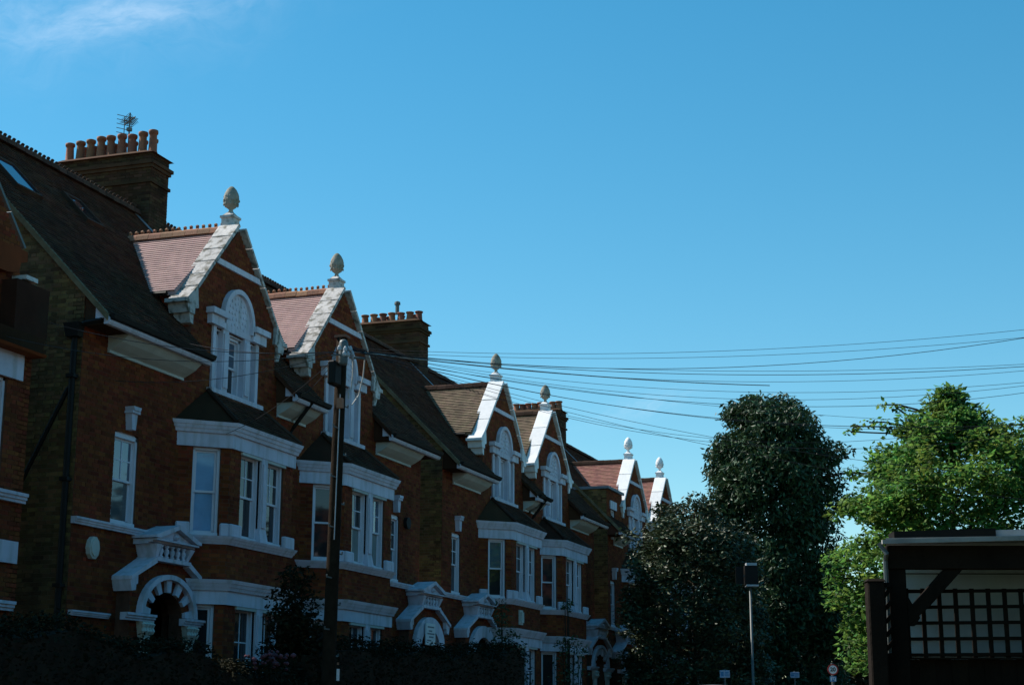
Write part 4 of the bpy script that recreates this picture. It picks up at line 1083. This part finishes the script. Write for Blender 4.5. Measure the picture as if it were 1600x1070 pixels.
# a parked van whose roof just shows above the bottom of the view
vn = thing('parked_van', (41.5, 8.2, 0), 'pale parked van whose roof just shows beneath the evergreen tree', 'van')
prof = [(39.3, .35, 0), (39.25, 1.3, 0), (39.4, 2.30, .06), (39.7, 2.36, .13), (41.8, 2.36, .13), (42.6, 2.3, .06), (43.3, 1.45, 0), (44.0, 1.25, 0), (44.1, .4, 0)]
vb = MB(); ys = [7.45 + 1.8 * k / 8 for k in range(9)]
vb.v = [Vector((x, y, z + h * (1 - ((y - 8.35) / .9) ** 2))) for y in ys for x, z, h in prof]
n_ = len(prof); vb.f = [[i * n_ + k, i * n_ + k + 1, (i + 1) * n_ + k + 1, (i + 1) * n_ + k] for i in range(8) for k in range(n_ - 1)] + [[i * n_ + n_ - 1, i * n_, (i + 1) * n_, (i + 1) * n_ + n_ - 1] for i in range(8)] + [list(range(n_)), [8 * n_ + k for k in range(n_)][::-1]]
vb.build('body', VANP, vn, smooth=False)
for x in (40.1, 43.2):
    for y in (7.42, 9.06):
        w = MB(); pts = [(x + .34 * cos(2 * pi * k / 16), .34 + .34 * sin(2 * pi * k / 16)) for k in range(16)]; w.ext([(a, y, z) for a, z in pts], [(a, y + .2, z) for a, z in pts]); W_ = w.build('wheel', BLACKP, vn)
MB().box(39.22, 39.3, 7.65, 9.05, 1.45, 2.15).build('rear_window', G_DARK, vn)
MB().ext([(41.2, 7.46, 1.5), (43.1, 7.46, 1.5), (42.55, 7.46, 2.2), (41.2, 7.46, 2.2)], [(41.2, 7.43, 1.5), (43.1, 7.43, 1.5), (42.55, 7.43, 2.2), (41.2, 7.43, 2.2)]).build('side_window', G_DARK, vn)

# ------------------------------------------------------------------ trees, hedges, climbers
def limbs(name, base, tips, r, parent, r_end=.02):
    m = MB()
    bx = Vector(base)
    for (tip, r0, via) in tips:
        tip = Vector(tip); via = Vector(via)
        pts = [via + (tip - via) * (k / 5) + Vector((random.uniform(-.1, .1), random.uniform(-.1, .1), .25 * sin(pi * k / 5))) for k in range(6)]
        m.tube(pts, r0, 6, r_end)
    return m.build(name, BARK, parent)
def tree(name, label, x, y, profile, leaf_m, leaf, n_cl, per, trunk_r, z_cr, cl_r=(.45, .8), sq=.9, droop=.4, extra=(), core=.25, cat='tree', up=.6, aspect=.5, shift=None, coat=0):
    """profile: (z, half width) pairs of the crown; clumps of leaves hang on its uneven skin, limbs run out to them"""
    t = thing(name, (x, y, 0), label, cat)
    zs = [p[0] for p in profile]; ws = [p[1] for p in profile]
    ztop = zs[-1]
    C, Rr = [], []
    for k in range(n_cl):
        z = zs[0] + (ztop - zs[0]) * (rng.uniform(0, 1) ** .9)
        w = np.interp(z, zs, ws); th = rng.uniform(0, 2 * pi); rad = w * rng.uniform(.72, 1.0)
        r = rng.uniform(*cl_r) * (.55 + .45 * min(1, w / max(ws) * 1.4))
        sh = shift(z) if shift else (0, 0)
        C.append((x + rad * cos(th) + sh[0], y + rad * sin(th) * sq + sh[1], z)); Rr.append(r)
    for e in extra: C.append(e[:3]); Rr.append(e[3])
    P = clump_points(C, Rr, per)
    if core:
        n2 = int(len(P) * core); zz = rng.uniform(zs[0], ztop - .6, n2); w = np.interp(zz, zs, ws) * .78 * np.sqrt(rng.uniform(0, 1, n2)); th = rng.uniform(0, 2 * pi, n2)
        Q = np.stack([x + w * np.cos(th), y + w * np.sin(th) * sq, zz], 1)
        if shift: Q[:, :2] += np.array([shift(a) for a in zz])
        P = np.concatenate([P, Q])
    leaf_mesh('crown', P, leaf, leaf_m, t, 'stuff', droop, aspect, up)
    MB().tube([(x, y, 0), (x + .05, y, z_cr * .6), (x, y + .05, z_cr), (x, y, zs[0] + (ztop - zs[0]) * .75)], trunk_r, 10, trunk_r * .22).build('trunk', BARK, t, smooth=True)
    idx = rng.choice(len(C), min(22, len(C)), replace=False)
    tips = [(C[i], trunk_r * .28, (x, y, max(z_cr * .8, min(C[i][2] - .6 * abs(C[i][0] - x) - .4, ztop * .8)))) for i in idx]
    tips += [(e[:3], trunk_r * .12, (x + (shift(e[2])[0] if shift else 0) * .3, y, e[2] - .8)) for e in extra]
    limbs('limbs', (x, y, z_cr), tips, trunk_r, t)
    return t

tree('chestnut_tree', 'tall dark dense chestnut tree rising above the end of the terrace', 73, 12.45,
     [(2.0, 3.0), (5.0, 3.3), (8.0, 3.35), (11.0, 3.15), (13.0, 2.85), (14.4, 2.4), (15.4, 1.8), (16.1, .9)], L_CHEST, .27, 330, 330, .34, 4.0, (.55, 1.0), .9, .55,
     extra=[(71.3, 9.0, 13.2, .55), (72.0, 9.2, 10.9, .6), (72.2, 8.75, 11.2, .45), (72, 8.6, 12.3, .4), (72, 9.1, 8.6, .6), (72, 8.9, 6.4, .6)], aspect=.42)
tree('evergreen_tree', 'rounded glossy dark evergreen tree in front of the last houses', 56.5, 12.45,
     [(.8, 2.3), (3.0, 2.65), (5.2, 2.75), (7.0, 2.35), (8.3, 1.55), (9.1, .6)], L_HOLLY, .165, 330, 520, .16, 2.0, (.35, .7), .9, .1,
     extra=[(56.2, 13.6, 9.0, .4), (56, 12.2, 9.2, .4), (55.6, 14.6, 8.0, .4), (57, 10.9, 8.0, .5)], aspect=.5)
tree('lime_tree', 'sunlit yellow green tree behind the carport at right', 41, 2.55,
     [(2.9, 2.6), (5.0, 2.85), (6.9, 2.7), (7.8, 2.25), (8.5, 1.3), (9.1, .55), (9.6, .1)], L_BRIGHT, .15, 330, 700, .16, 2.6, (.25, .62), .95, .25,
     extra=[(40.7,4.09,9.31,.16),(40.7,3.8,9.24,.17),(40.7,3.55,9.15,.16),(40.7,3.3,8.97,.2),(40.7,4.97,8.66,.14),(40.7,4.68,8.78,.18),(40.7,4.35,8.87,.2),(40.7,4.03,8.8,.22),(40.7,3.75,8.63,.24),(40.6,4.85,7.6,.3),(40,5.15,6.6,.35),(39.8,5.25,5.4,.45),(39.6,5.2,4.5,.5),(39.8,5.0,3.9,.4),(39.4,5.0,3.4,.3),(40,5.35,5.0,.3),(40.5,.75,8.6,.3),(40.5,.1,7.9,.45)], aspect=.55)

def hedge(name, label, x0, x1, y0, y1, ztop, n, leaf, m=L_HEDGE, cat='hedge', bumps=.18, extra_pts=None):
    t = thing(name, ((x0 + x1) / 2, (y0 + y1) / 2, 0), label, cat)
    xs = rng.uniform(x0, x1, n); top = ztop(xs) if callable(ztop) else np.full(n, ztop)
    top = top + bumps * (np.sin(xs * 2.1 + 1) + np.sin(xs * 5.3) * .5) * .6
    u = rng.uniform(0, 1, n); face = rng.uniform(0, 1, n)
    zz = np.where(face < .4, top + rng.normal(0, .05, n), .2 + u * (top - .2))
    yy = np.where(face < .4, rng.uniform(y0, y1, n), np.where(face < .85, y0 + rng.normal(0, .06, n), rng.uniform(y0, y1, n)))
    P = np.stack([xs, yy, zz], 1)
    leaf_mesh('foliage', P, leaf, m, t, 'stuff', .1, .5)
    c = MB(); k = max(3, int((x1 - x0) / .8)); q = [x0 + .1 + (x1 - x0 - .2) * i / k for i in range(k + 1)]
    zt = [float((ztop(np.array([a]))[0] if callable(ztop) else ztop) + bumps * (sin(a * 2.1 + 1) + sin(a * 5.3) * .5) * .6) - .1 for a in q]
    for i in range(k):
        c.ext([(q[i], y0 + .1, 0), (q[i], y1 - .1, 0), (q[i], y1 - .15, zt[i]), (q[i], y0 + .12, zt[i])], [(q[i + 1], y0 + .1, 0), (q[i + 1], y1 - .1, 0), (q[i + 1], y1 - .15, zt[i + 1]), (q[i + 1], y0 + .12, zt[i + 1])])
    c.build('stems', BARK, t)
    return t
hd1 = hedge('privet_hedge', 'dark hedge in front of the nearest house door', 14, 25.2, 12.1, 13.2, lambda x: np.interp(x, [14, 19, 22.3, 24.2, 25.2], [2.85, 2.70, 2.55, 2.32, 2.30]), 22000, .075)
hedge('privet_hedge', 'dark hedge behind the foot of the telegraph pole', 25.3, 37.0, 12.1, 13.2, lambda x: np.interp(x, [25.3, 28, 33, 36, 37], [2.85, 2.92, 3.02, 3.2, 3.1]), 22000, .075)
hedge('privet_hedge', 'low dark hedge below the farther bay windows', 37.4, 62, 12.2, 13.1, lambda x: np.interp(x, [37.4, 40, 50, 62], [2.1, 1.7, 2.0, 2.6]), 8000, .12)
fl = MB()
for k in range(46):
    x, z = 23.75 + rng.normal(0, .28), 2.55 + rng.normal(0, .07)
    y = 12.1 + rng.normal(0, .08); r = rng.uniform(.02, .045)
    fl.lathe(x, y, [(0, z - r), (r, z - r * .3), (r, z + r * .4), (0, z + r)], 6)
fb_ = thing('flowering_shrub', (23.8, 12.0, 0), 'dull pink flower heads below the first bay window', 'shrub')
fl.build('flower_heads', PETAL, fb_, 'stuff')
leaf_mesh('foliage', clump_points([(23.6, 12.0, 2.3), (24.1, 12.0, 2.2), (23.9, 12.0, 1.6)], [.4, .35, .6], 900), .1, L_HEDGE, fb_, 'stuff')
MB().tube([(23.8, 12.05, 0), (23.8, 12.05, 2.2)], .05, 6).build('stem', BARK, fb_)

def shrub(name, label, cl, m, leaf, per, stem, cat='shrub'):
    t = thing(name, (stem[0], stem[1], 0), label, cat)
    leaf_mesh('foliage', clump_points([c[:3] for c in cl], [c[3] for c in cl], per), leaf, m, t, 'stuff', .3)
    mm = MB()
    for c in cl[:8]: mm.tube([(stem[0], stem[1], .1), (stem[0] * .5 + c[0] * .5, stem[1] * .5 + c[1] * .5, c[2] * .55), (c[0], c[1], c[2])], .04, 5, .012)
    mm.build('stem', BARK, t); return t
shrub('tall_shrub', 'tall dark shrub beside the telegraph pole between the first two bays', [(25.55, 12.6, 4.0, .35), (25.7, 12.7, 3.6, .5), (25.4, 12.6, 3.2, .5), (25.9, 12.7, 3.1, .55), (25.6, 12.6, 2.5, .8), (26.2, 12.7, 2.6, .6)], L_HEDGE, .10, 2600, (25.7, 12.7))
shrub('climbing_plant', 'leafy climber grown over the porch hood of the mossy roofed house', [(43.9, 15.2, 4.85, .28), (43.9, 15.2, 4.5, .32), (43.8, 15.15, 4.1, .4), (44.2, 15.1, 3.8, .5), (43.7, 15.1, 3.5, .55), (44.4, 15.1, 3.3, .5), (42.9, 15.3, 3.5, .35), (43.9, 15.1, 2.9, .7), (44.5, 15.1, 2.5, .7), (44.9, 15.0, 3.4, .3)], L_CLIMB, .12, 520, (43.9, 15.2), 'climber')
shrub('climbing_plant', 'leafy climber over the ground floor bay of the fourth house', [(49.0, 15.0, 3.9, .3), (49.5, 14.9, 4.05, .4), (50.0, 14.9, 3.9, .4), (49.3, 14.9, 3.4, .5), (48.9, 14.9, 2.9, .5), (49.9, 14.9, 3.3, .3), (50.8, 14.9, 3.1, .25), (50.6, 14.9, 2.6, .35), (49.2, 14.9, 2.2, .6), (51.1, 14.9, 3.8, .22)], L_CLIMB, .12, 380, (49.5, 14.9), 'climber')
shrub('sill_plant', 'small leafy plant on the first floor sill of the fourth house', [(49.95, 15.1, 5.25, .22), (49.75, 15.12, 5.15, .15), (50.1, 15.1, 5.05, .12)], L_CLIMB, .11, 1700, (49.95, 15.1), 'plant')
shrub('garden_shrub', 'leafy shrub below the striped door arches near the evergreen', [(56.3, 14.2, 3.0, .5), (57.2, 14.2, 3.2, .5), (58.2, 14.1, 3.3, .55), (59.2, 14.2, 3.1, .6), (58.6, 14.2, 4.4, .3), (57.9, 14.1, 4.9, .25), (59.3, 14.1, 4.3, .4)], L_HEDGE, .13, 320, (57.8, 14.3))

# far wood closing the street
fw_ = []
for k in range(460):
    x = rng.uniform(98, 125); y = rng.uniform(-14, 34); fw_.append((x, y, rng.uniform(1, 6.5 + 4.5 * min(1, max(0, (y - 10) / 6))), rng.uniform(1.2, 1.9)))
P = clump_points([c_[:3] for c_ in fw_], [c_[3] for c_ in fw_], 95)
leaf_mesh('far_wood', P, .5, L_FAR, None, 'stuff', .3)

# unseen trees added right of the view to screen sky light from the fronts
bt = []
for k in range(400):
    x = rng.uniform(-26, 90); y = rng.uniform(-7.5, -4.6); bt.append((x, y, rng.uniform(1, 9.5 + 2.5 * sin(x * .45)), rng.uniform(.9, 1.6)))
P = clump_points([c_[:3] for c_ in bt], [c_[3] for c_ in bt], 70)
leaf_mesh('sky_screen_trees', P, .55, L_FAR, None, 'stuff', .3)

# unseen terrace added opposite: sunlit brick fronts that the windows mirror and that warm the shade
ot = MB()
fo_ = Fr((0, -10, 0), (1, 0, 0), (0, 1, 0))
ot.fr = fo_
for k in range(9):
    a = -30 + 15 * k
    ot.box(a, a + 14, -9, 0, 0, 7.4)
    for q in (a + 3.4, a + 10.4):
        ot.ad([(q - 2, 0), (q - 1.3, .8), (q + 1.3, .8), (q + 2, 0)], 0, 7.2)
        ot.az([(q - 1.8, 7.4), (q + 1.8, 7.4), (q + 1.8, 7.9), (q, 9.6), (q - 1.8, 7.9)], -3, .01)
    ot.box(a + 6.6, a + 7.4, -6, -4, 9, 12)
OT = ot.build('bounce_terrace', mat('brown_brick_opposite', (.13, .055, .035), .9, .1, .1), None, 'structure')
orf = MB(fo_); ow = MB(fo_)
for k in range(9):
    a = -30 + 15 * k
    orf.dz([(.4, 7.4), (-4.5, 10.6), (-9.4, 7.4)], a - .1, a + 14.1)
    for q in (a + 3.4, a + 10.4):
        for z in (1.3, 5.0):
            for b0 in (-.95, .15): ow.box(q + b0, q + b0 + .8, .78, .83, z, z + 1.8)
        ow.box(q - .5, q + .5, 0, .05, 7.3, 8.3); ow.box(q + 2.4, q + 3.2, -.02, .04, 5, 6.7)
orf.build('roof', TILE, OT); ow.build('window_panes', WHITE, OT, 'stuff')
